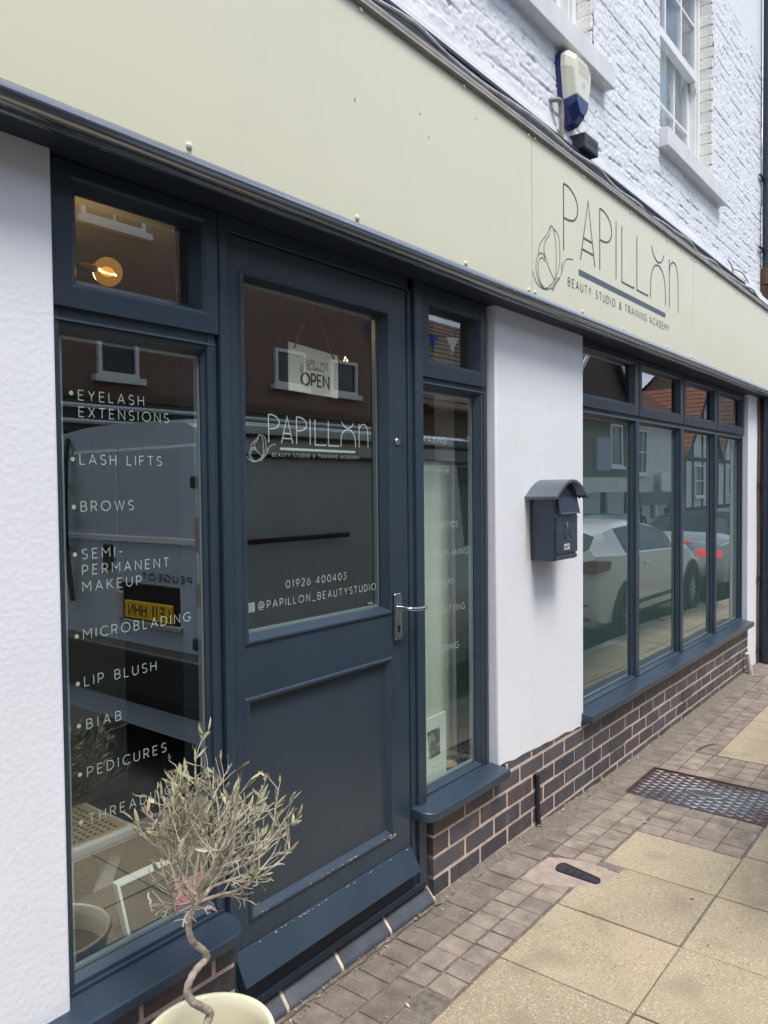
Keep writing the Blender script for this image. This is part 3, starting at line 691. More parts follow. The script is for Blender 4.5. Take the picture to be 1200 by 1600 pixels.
for i in range(4):
    a, b = BX[i]+.024, BX[i+1]-.020
    if i == 0: a = 3.640
    if i == 3: b = 6.858
    mb = MB(); frame_rings(mb, [(a-.012, b+.012, .384, 1.900, BFR), (a-.004, b+.004, .392, 1.892, BFR-.002), (a, b, .396, 1.888, BFR+.004), (a+.012, b-.030, .402, 1.876, BFR+.024), (a+.012, b-.030, .402, 1.876, BFR+.026)])
    mb.build('frame', 'navy', bw, bevel=.0015)
    gp = pane('glass', a+.006, b-.022, .396, 1.882, BFR+.028, bw, 'glass_big'); tilt_pane(gp, PANE_TILT[i]); spacer(a+.012, b-.030, .402, 1.876, BFR+.028, bw)
    a, b = BX[i]+.008, BX[i+1]-.004
    if i == 0: a = 3.612
    if i == 3: b = 6.878
    mb = MB(); frame_rings(mb, [(a, b, 1.920, 2.251, .075), (a, b, 1.920, 2.251, BFR-.012), (a+.038, b-.062, 1.972, 2.217, BFR-.014), (a+.041, b-.066, 1.976, 2.213, BFR-.008), (a+.044, b-.070, 1.980, 2.209, BFR-.008), (a+.056, b-.082, 1.992, 2.198, BFR+.014), (a+.056, b-.082, 1.992, 2.198, BFR+.016)])
    mb.build('fanlight_frame', 'navy', bw, bevel=.002)
    pane('glass', a+.050, b-.076, 1.986, 2.203, BFR+.016, bw, 'glass_big')
sill_board(3.590, 6.872, -.058, BFR+.004, .340, .386, False, False, bw, drop=.008)

# --- soffit and moulded drip edge
FY = -.105      # face of the sign panels
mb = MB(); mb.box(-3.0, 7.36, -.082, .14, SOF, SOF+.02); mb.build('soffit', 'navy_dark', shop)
mb = MB()
pr = [(-.0785, 2.2545), (-.088, 2.2525), (-.092, 2.2545), (-.093, 2.2595)]+[(-.1065+.0245*math.sin(R(a)), 2.2815-.0235*math.cos(R(a))) for a in range(20, -181, -10)]+[(-.100, 2.3055), (-.0785, 2.300)]
mb.loft([[(x, y, z) for y, z in pr] for x in [-3.0+i*(10.4/26) for i in range(27)]], True, True, True)
mb.build('drip_moulding', 'navy_gloss', shop, smooth=True, angle=50)

# ------------------------------------------------------------------ fascia sign
sg = thing('fascia_sign', (3.9, FY, 2.30), 'long cream fascia sign with slate lettering and butterfly above the shopfront', 'sign')
seams = [-3.0, .42, 2.884, 5.040, 7.36]
for a, b in zip(seams[:-1], seams[1:]):
    MB().box(a+.0019, b-.0019, FY, FY+.006, 2.306, 2.952).build('panel', 'cream', sg, bevel=.0012)
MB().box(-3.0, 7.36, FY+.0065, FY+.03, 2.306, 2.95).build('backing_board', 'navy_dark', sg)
mb = MB()
pr = [(FY+.006, 2.948), (FY-.012, 2.948), (FY-.016, 2.953), (FY-.014, 2.962), (FY-.008, 2.966), (FY-.010, 2.975), (FY-.004, 2.988), (FY+.004, 2.994), (FY+.04, 2.996), (FY+.04, 2.948)]
mb.loft([[(x, y, z) for y, z in pr] for x in [-3.0+i*(10.36/30) for i in range(31)]], True, True, True); mb.build('capping_trim', 'capping', sg, smooth=True, angle=50)
CAPS = [(.46, 2.325), (1.164, 2.327), (1.775, 2.321), (2.375, 2.318), (2.852, 2.316), (2.905, 2.316), (3.374, 2.318), (3.874, 2.314), (4.542, 2.312), (5.008, 2.315), (5.064, 2.313), (5.504, 2.312), (5.994, 2.310), (6.665, 2.312), (1.2, 2.940), (1.80, 2.940), (2.368, 2.940), (2.852, 2.937), (2.905, 2.940), (3.385, 2.934), (3.971, 2.930), (4.55, 2.926), (5.005, 2.924), (5.066, 2.924), (5.512, 2.920), (6.091, 2.914), (6.653, 2.912)]
cap0 = None
for k, (x, z) in enumerate(CAPS):
    if cap0 is None:
        mb = MB(); mb.lathe([(.0085, 0), (.0085, .002), (.0072, .005), (.0036, .0068), (.0002, .0072)], 0, 0, 14)
        mb.v = [(x+a, FY-c, z+b) for a, b, c in mb.v]; cap0 = mb.build('screw_cap', 'cream_cap', sg, smooth=True); x00, z00 = x, z
    else:
        c = cap0.copy(); COL.objects.link(c); c.parent = sg; c.location = (x-x00, 0, z-z00)
logo(MB, 3.18, 2.552, 1, 1, FY-.0012, .0078, ('lettering', 'butterfly_emblem', 'underline_bar'), sg, ('sign_ink', 'sign_bar'), .11)
# scuffs on the panels
mb = MB()
for x, z, l in [(1.77, 2.675, .016), (.9, 2.62, .012), (1.0, 2.64, .006), (2.1, 2.75, .008), (2.45, 2.86, .006), (2.15, 2.69, .007), (5.6, 2.70, .01), (3.9, 2.90, .006), (5.9, 2.80, .02)]:
    ribbon(mb, [(x, z), (x+.003, z-l*.4), (x-.004, z-l*.7), (x+.004, z-l)], .0022, lambda a, b, d: (a, FY-.0006, b), 0, 0)
mb.build('scuff_mark', 'capping', sg)

# ------------------------------------------------------------------ upper storey: painted brick with real relief
def vnoise(nx, ny, sx, sy, seed):
    g = np.random.default_rng(seed).random((int(ny/sy)+3, int(nx/sx)+3)); yy, xx = np.mgrid[0:ny, 0:nx]; fx, fy = xx/sx, yy/sy
    ix, iy = fx.astype(int), fy.astype(int); u, v = fx-ix, fy-iy; u = u*u*(3-2*u); v = v*v*(3-2*v)
    return (g[iy, ix]*(1-u)+g[iy, ix+1]*u)*(1-v)+(g[iy+1, ix]*(1-u)+g[iy+1, ix+1]*u)*v
S1 = (4.727, 5.818, 3.640, 5.35); S2 = (2.640, 3.732, 3.640, 5.35)
def relief_wall(x0, x1, z0, z1, step, holes):
    nx, nz_ = int((x1-x0)/step)+1, int((z1-z0)/step)+1
    X, Z = np.meshgrid(np.linspace(x0, x1, nx), np.linspace(z0, z1, nz_))
    row = np.floor(Z/.075); fz = Z/.075-row; bx = X/.2245+.5*(row % 2)*1.0; fx = bx-np.floor(bx)
    wz = (vnoise(nx, nz_, 9, 9, 1)-.5)*.10; fz = fz+wz
    dz = np.minimum(np.abs(fz), np.abs(1-fz))*.075; dx = np.minimum(fx, 1-fx)*.2245+(vnoise(nx, nz_, 6, 6, 2)-.5)*.006
    jz = np.clip(1-dz/.0058, 0, 1); jx = np.clip(1-dx/.0050, 0, 1)
    fill = vnoise(nx, nz_, 24, 9, 3); fill2 = vnoise(nx, nz_, 10, 7, 8)
    open_ = np.clip((fill*.5+fill2*.5-.44)*9, .16, 1)
    H = -.0080*jz**.8*open_-.0032*jx*np.clip(open_, 0, .7)
    face = (np.random.default_rng(5).random((400, 400))[(row.astype(int)) % 400, np.floor(bx).astype(int) % 400]-.5)*.0036
    H += face*(1-np.maximum(jz, jx))
    n1, n2, n3 = vnoise(nx, nz_, 7, 5, 10), vnoise(nx, nz_, 3, 2.4, 11), vnoise(nx, nz_, 40, 40, 12)
    H += (n1-.5)*.0030+(n2-.5)*.0030+(vnoise(nx, nz_, 1.6, 1.6, 21)-.5)*.0034+(n3-.5)*.006-.006*np.clip(n1*n2*4-1.9, 0, 1)
    Yv = -H-.004
    band = np.clip((3.20-Z)/.03, 0, 1); Yv = Yv*(1-band)+(-.006+(n3-.5)*.003)*band    # smooth painted band above the sign
    vs = np.stack([X, Yv, Z], -1).reshape(-1, 3)
    idx = np.arange(nx*nz_).reshape(nz_, nx)
    q = np.stack([idx[:-1, :-1], idx[:-1, 1:], idx[1:, 1:], idx[1:, :-1]], -1).reshape(-1, 4)
    cx_ = vs[q].mean(1); keep = np.ones(len(q), bool)
    for a, b, c, d in holes: keep &= ~((cx_[:, 0] > a) & (cx_[:, 0] < b) & (cx_[:, 2] > c) & (cx_[:, 2] < d))
    q = q[keep]
    return vs, q
def npmesh(name, vs, q, m, parent):
    off = ORG[parent.name]; vs = vs-np.array(off)
    me = bpy.data.meshes.new(name); me.vertices.add(len(vs)); me.vertices.foreach_set('co', vs.astype(np.float32).ravel())
    me.loops.add(len(q)*4); me.polygons.add(len(q)); me.loops.foreach_set('vertex_index', q.astype(np.int32).ravel())
    me.polygons.foreach_set('loop_start', np.arange(0, len(q)*4, 4, dtype=np.int32)); me.polygons.foreach_set('loop_total', np.full(len(q), 4, np.int32))
    me.update(calc_edges=True); me.validate(); me.materials.append(M[m]); me.polygons.foreach_set('use_smooth', [True]*len(q))
    o = bpy.data.objects.new(name, me); COL.objects.link(o); o.parent = parent; ORG[o.name] = off
    return o
vs, q = relief_wall(1.9, 7.30, 3.03, 5.1, .0066, [S1, S2])
npmesh('wall', vs, q, 'paintbrick', shop)
mb = MB()
mb.box(-3, 1.9, -.002, .3, SOF+.05, 6.6); mb.box(1.9, 7.30, -.002, .3, SOF+.05, 3.03); mb.box(1.9, 7.30, -.002, .3, 5.1, 6.6)
mb.box(1.9, S2[0], .02, .3, 3.03, 5.1); mb.box(S2[1], S1[0], .02, .3, 3.03, 5.1); mb.box(S1[1], 7.30, .02, .3, 3.03, 5.1)
for s_ in (S1, S2): mb.box(s_[0], s_[1], .02, .3, 3.03, s_[2])
mb.build('wall', 'paintbrick', shop)
def reveal_bricks(s_, w):   # reveal, lightly uneven and cream painted
    mb = MB()
    for k in range(24):
        z = s_[2]+k*.075; o_ = random.uniform(-.004, .004)
        mb.box(s_[1]-.004+o_, s_[1]+.04, -.001+random.uniform(-.003, .001), .16, z+.003, z+.072)
    mb.build('window_reveal', 'reveal', w, bevel=.006)
def sash(op, label):
    w = thing('sash_window', ((op[0]+op[1])/2, .09, op[2]), parent=shop); w['label'] = label
    x0, x1, z0, z1 = op; zm = z0+.73; yb = .085
    mb = MB(); mb.box(x0, x0+.045, yb-.005, .20, z0, z1); mb.box(x1-.050, x1-.006, yb-.005, .20, z0, z1); mb.box(x1-.062, x1-.050, yb+.012, .20, z0, z1); mb.box(x0, x1, yb, .2, z0, z0+.03)
    mb.build('frame', 'joinery', w, bevel=.003)
    mb = MB(); xa, xb = x0+.06, x1-.062       # lower sash, set back
    yl = yb+.052; mb.box(xa, xa+.045, yl, yl+.035, z0+.03, zm); mb.box(xb-.045, xb, yl, yl+.035, z0+.03, zm); mb.box(xa, xb, yl, yl+.035, z0+.03, z0+.095)
    nb = 3
    for k in range(1, nb): x = xa+(xb-xa)*k/nb; mb.box(x-.010, x+.010, yl+.002, yl+.03, z0+.09, zm)
    mb.box(xa+.04, xb-.04, yl+.003, yl+.029, z0+.36, z0+.38)
    mb.build('lower_sash', 'joinery', w, bevel=.003)
    mb = MB(); yu = yb+.006; mb.box(xa-.01, xb+.01, yu-.004, yu+.045, zm-.012, zm+.048); mb.box(xa-.01, xa+.035, yu, yu+.035, zm+.048, z1); mb.box(xb-.035, xb+.01, yu, yu+.035, zm+.048, z1)
    pr = [(xb-.032, zm-.012), (xb+.008, zm-.012), (xb+.008, zm-.075), (xb-.004, zm-.086), (xb-.014, zm-.06), (xb-.030, zm-.05)]
    mb.prism(pr, yu-.003, yu+.034); pr = [(2*((xa+xb)/2)-a, b) for a, b in pr]; mb.prism(pr[::-1], yu-.003, yu+.034)
    for k in range(1, nb): x = xa+(xb-xa)*k/nb; mb.box(x-.010, x+.010, yu+.002, yu+.03, zm+.045, z1)
    for z in (zm+.37, zm+.70): mb.box(xa+.03, xb-.03, yu+.003, yu+.029, z-.010, z+.010)
    mb.build('upper_sash', 'joinery', w, bevel=.003)
    pane('glass', xa+.03, xb-.03, z0+.07, zm, yl+.016, w, 'glass_up', .003); pane('glass', xa, xb, zm+.03, z1, yu+.016, w, 'glass_up', .003)
    mb = MB()   # net curtain in soft folds
    n = 60; ring = [(x0+(x1-x0)*i/n, .30+.018*math.sin(i*.9)+.008*math.sin(i*2.1)) for i in range(n+1)]
    mb.loft([[(x, y, z) for x, y in ring] for z in (z0-.05, z1+.1)], False); mb.build('net_curtain', 'curt', w, smooth=True, angle=80)
    mb = MB(); pr = [(-.062, z0-.108), (-.062, z0+.002), (.10, z0+.016), (.10, z0-.108)]
    mb.loft([[(x, y, z) for y, z in pr] for x in (x0-.032, x1+.165 if op is S1 else x1+.14)], True, True, True); mb.build('sill', 'stone', w, bevel=.005); reveal_bricks(op, w)
    return w
sash(S1, 'white sash window with thick sill near the downpipe'); sash(S2, 'white sash window cut off by the top of the photo')
mb = MB()
for k in range(11): x = -3+k*.9364; mb.box(x, x+.9364, -.020+random.uniform(-.0015, .0015), .0, 3.092, 3.150)
mb.build('painted_ledge', 'render', shop, bevel=.007, seg=3)
mb = MB(); mb.box(-3, 7.3, .3, .32, 5.9, 6.6); mb.add([(-3.2, -.2, 6.6), (7.5, -.2, 6.6), (7.5, 3, 8.6), (-3.2, 3, 8.6), (-3.2, 6.2, 6.6), (7.5, 6.2, 6.6)], [(0, 1, 2, 3), (3, 2, 5, 4)]); mb.build('roof', 'roof_tile', shop)
# outer shell: side and back walls so that no light leaks in
mb = MB(); mb.box(-3, -2.8, .3, 6, -.2, 6.6); mb.box(7.13, 7.33, .3, 6, -.2, 6.6); mb.box(-3, 7.33, 6, 6.2, -.2, 6.6); mb.build('wall', 'render', shop)
# --- rooms behind the glass
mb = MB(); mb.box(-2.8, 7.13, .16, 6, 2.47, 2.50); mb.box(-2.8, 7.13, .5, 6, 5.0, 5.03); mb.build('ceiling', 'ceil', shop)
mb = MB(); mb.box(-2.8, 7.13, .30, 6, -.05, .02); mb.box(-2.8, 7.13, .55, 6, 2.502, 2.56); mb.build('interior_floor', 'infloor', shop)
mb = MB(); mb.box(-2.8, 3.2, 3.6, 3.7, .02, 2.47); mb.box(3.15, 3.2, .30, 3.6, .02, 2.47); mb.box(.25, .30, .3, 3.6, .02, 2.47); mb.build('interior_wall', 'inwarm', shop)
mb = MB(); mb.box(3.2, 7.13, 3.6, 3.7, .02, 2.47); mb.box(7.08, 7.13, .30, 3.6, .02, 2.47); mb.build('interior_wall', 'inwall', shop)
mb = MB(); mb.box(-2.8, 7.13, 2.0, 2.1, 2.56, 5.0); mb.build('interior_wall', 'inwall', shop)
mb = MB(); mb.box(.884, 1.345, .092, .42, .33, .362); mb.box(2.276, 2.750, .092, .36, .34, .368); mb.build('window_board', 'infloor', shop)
MB().box(3.61, 6.715, .082, .086, .392, 1.886).build('privacy_screen', 'film', shop)
MB().box(6.745, 6.80, .10, .13, .37, 1.95).build('screen_edge_post', 'book', shop)
# ------------------------------------------------------------------ fittings on the wall
lbx = thing('letterbox', (3.17, 0, 1.19), 'dark blue metal letterbox with scalloped arched roof on the white pier', 'letterbox')
mb = MB()
def bodyring(z, x0, x1, yf): return [(x0, -.001, z), (x0, yf, z), (x1, yf, z), (x1, -.001, z)]
mb.loft([bodyring(1.192, 3.058, 3.276, -.112), bodyring(1.20, 3.056, 3.278, -.114), bodyring(1.462, 3.048, 3.292, -.118), [(3.048, -.001, 1.462), (3.048, -.118, 1.462), (3.292, -.118, 1.462), (3.292, -.001, 1.462)]], True, True, True)
n = 12; g1 = [(3.170+.122*math.cos(a), 1.462+.075*math.sin(a)) for a in [math.pi*k/n for k in range(n+1)]]
mb.prism([(a, b) for a, b in g1], -.116, -.001)
mb.build('box_body', 'lb', lbx, bevel=.003)
mb = MB(); n = 20    # arched roof sheet: flared eaves, deep front overhang
def arch(o): 
    pr = []
    for k in range(n+1):
        t = -1+2*k/n; x = 3.170+t*.166; z = 1.470+.073*(1-abs(t)**2.1)**1.25 + o
        pr.append((x, z))
    return pr
mb.loft([[(x, y, z) for x, z in arch(.0035)+arch(0)[::-1]] for y in (-.152, 0)], True, True, True)
mb.build('box_roof', 'lb_roof', lbx, smooth=True, angle=40)
mb = MB()
ar = arch(0)
for k in range(n):   # scallops hanging off the front edge and the two eaves
    (xa, za), (xb, zb) = ar[k], ar[k+1]; mx_, mz = (xa+xb)/2, (za+zb)/2; l = math.hypot(xb-xa, zb-za)
    d = Vector((xb-xa, zb-za)).normalized(); nn = Vector((d.y, -d.x))
    pts = [(mx_+d.x*math.cos(R(q))*l*.48+nn.x*math.sin(R(q))*l*.6, mz+d.y*math.cos(R(q))*l*.48+nn.y*math.sin(R(q))*l*.6) for q in range(0, 181, 20)]
    mb.prism(pts, -.1525, -.150)
for x in (3.0045, 3.3345):
    for k in range(8):
        y = -.144+k*.0188
        pts = [(x, y+.0095*math.cos(R(q)), 1.4705-.011*math.sin(R(q))) for q in range(0, 181, 20)]
        m_ = len(pts); mb.add(pts+[(a+.0018, b, c) for a, b, c in pts], [tuple(range(m_)), tuple(range(2*m_-1, m_-1, -1))]+[(j, (j+1) % m_, m_+(j+1) % m_, m_+j) for j in range(m_)])
mb.build('scalloped_edge', 'lb_roof', lbx)
mb = MB(); mb.loft([[(x, -.119, 1.470), (x, -.121, 1.470), (x, -.136, 1.402), (x, -.140, 1.396), (x, -.134, 1.394), (x, -.119, 1.400)] for x in (3.078, 3.276)], True, True, True); mb.build('letter_flap', 'lb', lbx, bevel=.0015)
mb = MB(); mb.box(3.066, 3.282, -.121, -.112, 1.222, 1.375); mb.box(3.062, 3.286, -.124, -.112, 1.375, 1.381); mb.box(3.064, 3.280, -.120, -.112, 1.196, 1.214); mb.build('box_door', 'lb', lbx, bevel=.003)
mb = MB(); mb.disc((3.166, -.1235, 1.350), .0095, 'Y', 18, .005); mb.box(3.162, 3.170, -.1265, -.122, 1.330, 1.346); mb.build('lock', 'chrome', lbx, bevel=.001)
mb = MB(); mb.box(3.142, 3.196, -.1232, -.120, 1.236, 1.262); mb.build('name_card', 'lb_plate', lbx, bevel=.001)
mb = MB()   # embossed posthorn-like motif and worn card ink
for st in ([(3.14, 1.315), (3.15, 1.29), (3.165, 1.283), (3.19, 1.288), (3.205, 1.302)], [(3.205, 1.318), (3.20, 1.302), (3.212, 1.285)]): mb.tube([(x, -.1214, z) for x, z in st], .0022, 6)
mb.build('embossed_horn', 'lb', lbx, smooth=True)
mb = MB()
for a, b, c, d in ((3.148, 3.160, 1.243, 1.254), (3.164, 3.170, 1.243, 1.257), (3.176, 3.190, 1.250, 1.2565)): mb.quad((a, -.1237, c), (b, -.1237, c+.002), (b, -.1237, d), (a, -.1237, d-.001))
mb.build('card_ink', 'blackink', lbx)
mb = MB(); mb.add([(3.015, -.0024, 1.205), (3.05, -.0024, 1.195), (3.05, -.0024, 1.455), (3.02, -.0024, 1.445)], [(0, 1, 2, 3)]); mb.build('bare_plaster_edge', 'ivory', lbx)

al = thing('alarm_box', (3.43, 0, 3.34), 'cream and blue burglar alarm box high on the painted brick', 'alarm box')
out = [(3.330, 3.500), (3.350, 3.515), (3.500, 3.515), (3.545, 3.475), (3.548, 3.43), (3.505, 3.25), (3.455, 3.190), (3.395, 3.190), (3.345, 3.25), (3.312, 3.43), (3.314, 3.480)]
cx = sum(a for a, b in out)/len(out)-.003
def shrink(k, dz=0): return [(cx+(a-cx)*k, 3.36+(b-3.36)*k+dz) for a, b in out]
def clipz(poly, z, above):
    res = []
    for i in range(len(poly)):
        a, b = poly[i], poly[(i+1) % len(poly)]; ia, ib = (a[1] >= z) == above, (b[1] >= z) == above
        if ia: res.append(a)
        if ia != ib: t = (z-a[1])/(b[1]-a[1]); res.append((a[0]+(b[0]-a[0])*t, z))
    return res
mb = MB(); mb.prism(shrink(1.0), -.030, .01); mb.build('back_plate', 'alarm_blue', al, bevel=.003)
def dome(poly_fn, name, m):
    mb = MB(); rings = [[(x, y, z) for x, z in poly_fn(k)] for k, y in ((.985, -.028), (.97, -.050), (.80, -.082), (.74, -.088))]
    n_ = min(len(r) for r in rings); rings = [r[:n_] for r in rings]; mb.loft(rings, True, False, True); return mb.build(name, m, al, bevel=.004)
zc = 3.288
dome(lambda k: clipz(shrink(k), 3.36+(zc-3.36)*k, True), 'cover', 'alarm_cream'); dome(lambda k: clipz(shrink(k), 3.36+(zc-3.36)*k-.0005, False), 'lower_cover', 'alarm_blue')
mb = MB()    # sun-bleached print, no longer legible
for r_, (z, a, b) in enumerate(((3.452, 3.385, 3.495), (3.438, 3.38, 3.49))):
    x = a
    while x < b: w = random.uniform(.006, .014); mb.quad((x, -.0886, z), (x+w, -.0886, z), (x+w, -.0886, z+.009), (x, -.0886, z+.009)); x += w+.004
mb.build('faded_print', 'alarm_red', al)
mb = MB()
for x in np.arange(3.385, 3.48, .022): mb.quad((x, -.0886, 3.405), (x+.015, -.0886, 3.405), (x+.015, -.0886, 3.430), (x, -.0886, 3.430))
mb.disc((3.435, -.0886, 3.368), .016, 'Y', 16, .0003); mb.build('faded_print', 'alarm_prn', al)

jb = thing('junction_box', (3.53, -.03, 3.1), 'small charcoal box with three holes above the cream fascia', 'junction box')
mb = MB(); mb.box(3.456, 3.612, -.085, -.004, 3.098, 3.171); mb.build('box_body', 'box_blk', jb, bevel=.006)
mb = MB()
for k in range(3): mb.disc((3.508+k*.036, -.0852, 3.140), .0085, 'Y', 14, .003)
mb.build('holes', 'cable', jb)
mb = MB(); mb.disc((3.4558, -.045, 3.128), .012, 'X', 14, .003); mb.build('cable_gland', 'blackiron', jb)
mb = MB(); mb.tube(catmull([(3.30, -.040, 2.985), (3.30, -.040, 3.10), (3.30, -.040, 3.235), (3.285, -.036, 3.262), (3.262, -.010, 3.262), (3.25, .02, 3.258)], 6), .0115, 10)
tag(mb.build('conduit_pipe', 'steel', smooth=True), 'grey bent conduit rising from the fascia beside the alarm', 'conduit'); bpy.data.objects['conduit_pipe'].data.materials[0] = M['capping']

# cables lying along the top of the fascia
def wavy(x0, x1, y, z, amp, seed, step=.10):
    r_ = random.Random(seed); pts = []; x = x0
    while x < x1: pts.append((x, y+r_.uniform(-amp, amp), z+r_.uniform(-amp, amp))); x += step*r_.uniform(.7, 1.3)
    return catmull(pts, 4)
mb = MB(); mb.tube(wavy(-.5, 7.25, -.068, 3.012, .007, 3, .3), .015, 10)
tag(mb.build('cable_bundle', 'cable', smooth=True), 'thick black cable run along the top of the fascia', 'cable')
mb = MB(); mb.tube(wavy(-.5, 7.35, -.076, 3.034, .013, 5, .22), .0080, 8)
tag(mb.build('grey_cable', 'cable_grey', smooth=True), 'thin grey twisted cable lying over the black cable run', 'cable')
mb = MB(); mb.box(-1, 7.27, -.050, .0, 2.99, 3.076); mb.box(-1, 7.27, -.054, .0, 3.0765, 3.090)
tag(mb.build('cable_tray', 'cable'), 'dark ledge under the white brickwork carrying the cables', 'cable tray')
mb = MB(); mb.tube(catmull([(6.05, -.02, 3.05), (6.2, -.02, 3.07), (6.30, -.02, 3.10), (6.28, -.022, 3.16), (6.16, -.02, 3.19)], 6), .006, 7)
mb.tube(catmull([(6.30, -.02, 3.155), (6.55, -.03, 3.17), (6.75, -.03, 3.12), (6.8, -.03, 3.03)], 6), .006, 7)
tag(mb.build('loose_cable', 'cable_grey', smooth=True), 'loose looped cable hanging on white brick above fascia end', 'cable')
mb = MB(); mb.add([(6.55, -.055, 3.065), (7.28, -.09, 3.015), (7.28, -.09, 3.055), (6.55, -.055, 3.105), (6.55, -.045, 3.065), (7.28, -.08, 3.015), (7.28, -.08, 3.055), (6.55, -.045, 3.105)], [(0, 1, 2, 3), (7, 6, 5, 4), (0, 4, 5, 1), (1, 5, 6, 2), (2, 6, 7, 3), (3, 7, 4, 0)])
tag(mb.build('broken_batten', 'joinery'), 'loose white batten end sticking out above the fascia', 'batten')

dp = thing('downpipe', (7.27, -.05, -.05), 'dark blue black drainpipe at the far end of the shop', 'drainpipe')
mb = MB(); PX, PY = 7.275, -.050
mb.tube([(PX, PY, 6.4), (PX, PY, 3.32)], .036, 16); mb.tube([(PX, PY, 2.26), (PX, PY, -.08)], .050, 16)
mb.build('pipe', 'pipe', dp, smooth=True)
mb = MB(); mb.tube([(PX, PY, 3.36), (PX, PY, 3.22)], .044, 14); mb.tube([(PX, PY, 3.22), (PX+.03, PY+.03, 3.08), (PX+.05, PY+.06, 2.9)], .045, 14); mb.build('pipe_shoe', 'rust', dp, smooth=True)
for z in (4.12, 3.52): mb = MB(); mb.tube([(PX, PY, z-.02), (PX, PY, z+.02)], .041, 14); mb.box(PX-.13, PX, PY+.02, PY+.035, z-.008, z+.008); mb.build('bracket', 'pipe', dp)
for z in (1.52, .72, .10): mb = MB(); mb.tube([(PX, PY, z-.03), (PX, PY, z+.03)], .056, 14); mb.box(PX-.11, PX, PY+.02, PY+.036, z-.010, z+.010); mb.build('bracket', 'pipe', dp)
mb = MB(); mb.tube(wavy(0, 1, 0, 0, .0, 1, .3), .001, 4); mb.v = []; mb.f = []; mb.m = []; mb.t = []
mb.tube(catmull([(7.19, -.012, 2.25), (7.20, -.014, 1.9), (7.185, -.012, 1.4), (7.20, -.014, .9), (7.19, -.012, .4), (7.195, -.012, -.03)], 6), .009, 7)
tag(mb.build('wall_cable', 'rust', smooth=True), 'thin rusty conduit running down the white pier next to downpipe', 'conduit')
mb = MB(); mb.tube([(6.74, -.035, .135), (6.755, -.037, .06), (6.765, -.04, .045)], .019, 12); mb.tube([(6.765, -.04, .050), (6.79, -.055, -.075)], .023, 12)
wp = mb.build('waste_pipe', 'white_plastic', smooth=True); tag(wp, 'short old white waste pipe at the foot of the brick plinth', 'pipe')
mb = MB(); mb.tube([(6.786, -.053, -.05), (6.792, -.058, -.085)], .026, 12); mb.build('end_collar', 'box_blk', wp, smooth=True)
mb = MB(); mb.tube(catmull([(3.080, -.010, .225), (3.092, -.012, .228), (3.098, -.011, .20), (3.100, -.010, .10), (3.104, -.012, -.02)], 5), .011, 8)
tag(mb.build('cable_conduit', 'cable', smooth=True), 'short black cable running down the brick plinth into paving', 'cable')

# ------------------------------------------------------------------ things hung in, stuck on or standing behind the glass
op = thing('open_sign', (1.785, .09, 1.89), 'cream OPEN sign hanging on a ribbon inside the door glass', 'sign')
OY = .088
mb = MB(); mb.add([(1.672, OY, 1.819), (1.898, OY, 1.812), (1.899, OY, 1.951), (1.674, OY, 1.966), (1.672, OY+.003, 1.819), (1.898, OY+.003, 1.812), (1.899, OY+.003, 1.951), (1.674, OY+.003, 1.966)], [(0, 1, 2, 3), (7, 6, 5, 4), (0, 4, 5, 1), (1, 5, 6, 2), (2, 6, 7, 3), (3, 7, 4, 0)]); mb.build('board', 'ivory', op)
mb = MB(); mb.add([(1.692, OY-.0008, 1.948), (1.701, OY-.0008, 1.951), (1.786, OY-.0008, 2.103), (1.780, OY-.0008, 2.103)], [(0, 1, 2, 3)]); mb.add([(1.874, OY-.0008, 1.936), (1.884, OY-.0008, 1.936), (1.791, OY-.0008, 2.103), (1.784, OY-.0008, 2.103)], [(0, 1, 2, 3)])
mb.build('ribbon', 'ribbon', op)
mb = MB(); x = 1.727
for ch, w_ in (('O', .036), ('P', .020), ('E', .018), ('N', .026)):   # heavier, stressed capitals
    g_ = G[ch]; sc = w_/g_[0]
    for k, st in enumerate(g_[1]): ribbon(mb, [(x+p_[0]*sc, 1.842+p_[1]*.036-.02*(x-1.727)*0) for p_ in st], .0072 if (k == 0 and ch != 'E') else .0056, lambda a, b, d: (a, OY-.001-d, b), 0, len(mb.f)*.000004)
    x += w_+.0085
mb.build('lettering', 'blackink', op)
logo(MB, 1.739, 1.898, .069, .085, OY-.001, .0016, ('lettering', 'butterfly_emblem', 'underline_bar'), op, ('blackink', 'blackink'), sub=False)

pl = thing('pendant_lamp', (1.40, .60, 2.20), 'round amber filament bulb glowing behind the left fanlight', 'lamp')
BXc, BYc, BZc = 1.390, .60, 2.2077
mb = MB(); mb.sphere((BXc, BYc, BZc), .045, 20, 12); mb.build('bulb', 'bulbglass', pl, smooth=True)
mb = MB(); mb.sphere((BXc-.002, BYc, BZc), .019, 14, 8, (1.2, .8, .8)); mb.build('filament_glow', 'bulbglow', pl, smooth=True)
mb = MB()
for k in range(4): mb.tube([(BXc-.026, BYc+.006*(k-1.5), BZc+.004*(k-1.5)), (BXc+.022, BYc+.008*(k-1.5), BZc+.006*(k-1.5))], .0024, 6)
mb.tube([(BXc-.03, BYc, BZc), (BXc-.02, BYc, BZc)], .004, 6)
mb.build('filament', 'filament', pl)
mb = MB(); mb.tube([(BXc-.043, BYc, BZc), (BXc-.075, BYc, BZc), (BXc-.10, BYc, BZc)], [.011, .012, .008], 10); mb.build('bulb_holder', 'brass', pl, smooth=True)
mb = MB(); mb.tube([(BXc-.1, BYc, BZc), (BXc-.34, BYc-.03, BZc-.005), (BXc-.34, BYc-.03, BZc+.26)], .004, 8); mb.build('lamp_arm', 'blackiron', pl)
pt = bpy.data.lights.new('pendant_light', 'POINT'); pt.energy = .8; pt.color = (1, .66, .32); pt.shadow_soft_size = .04
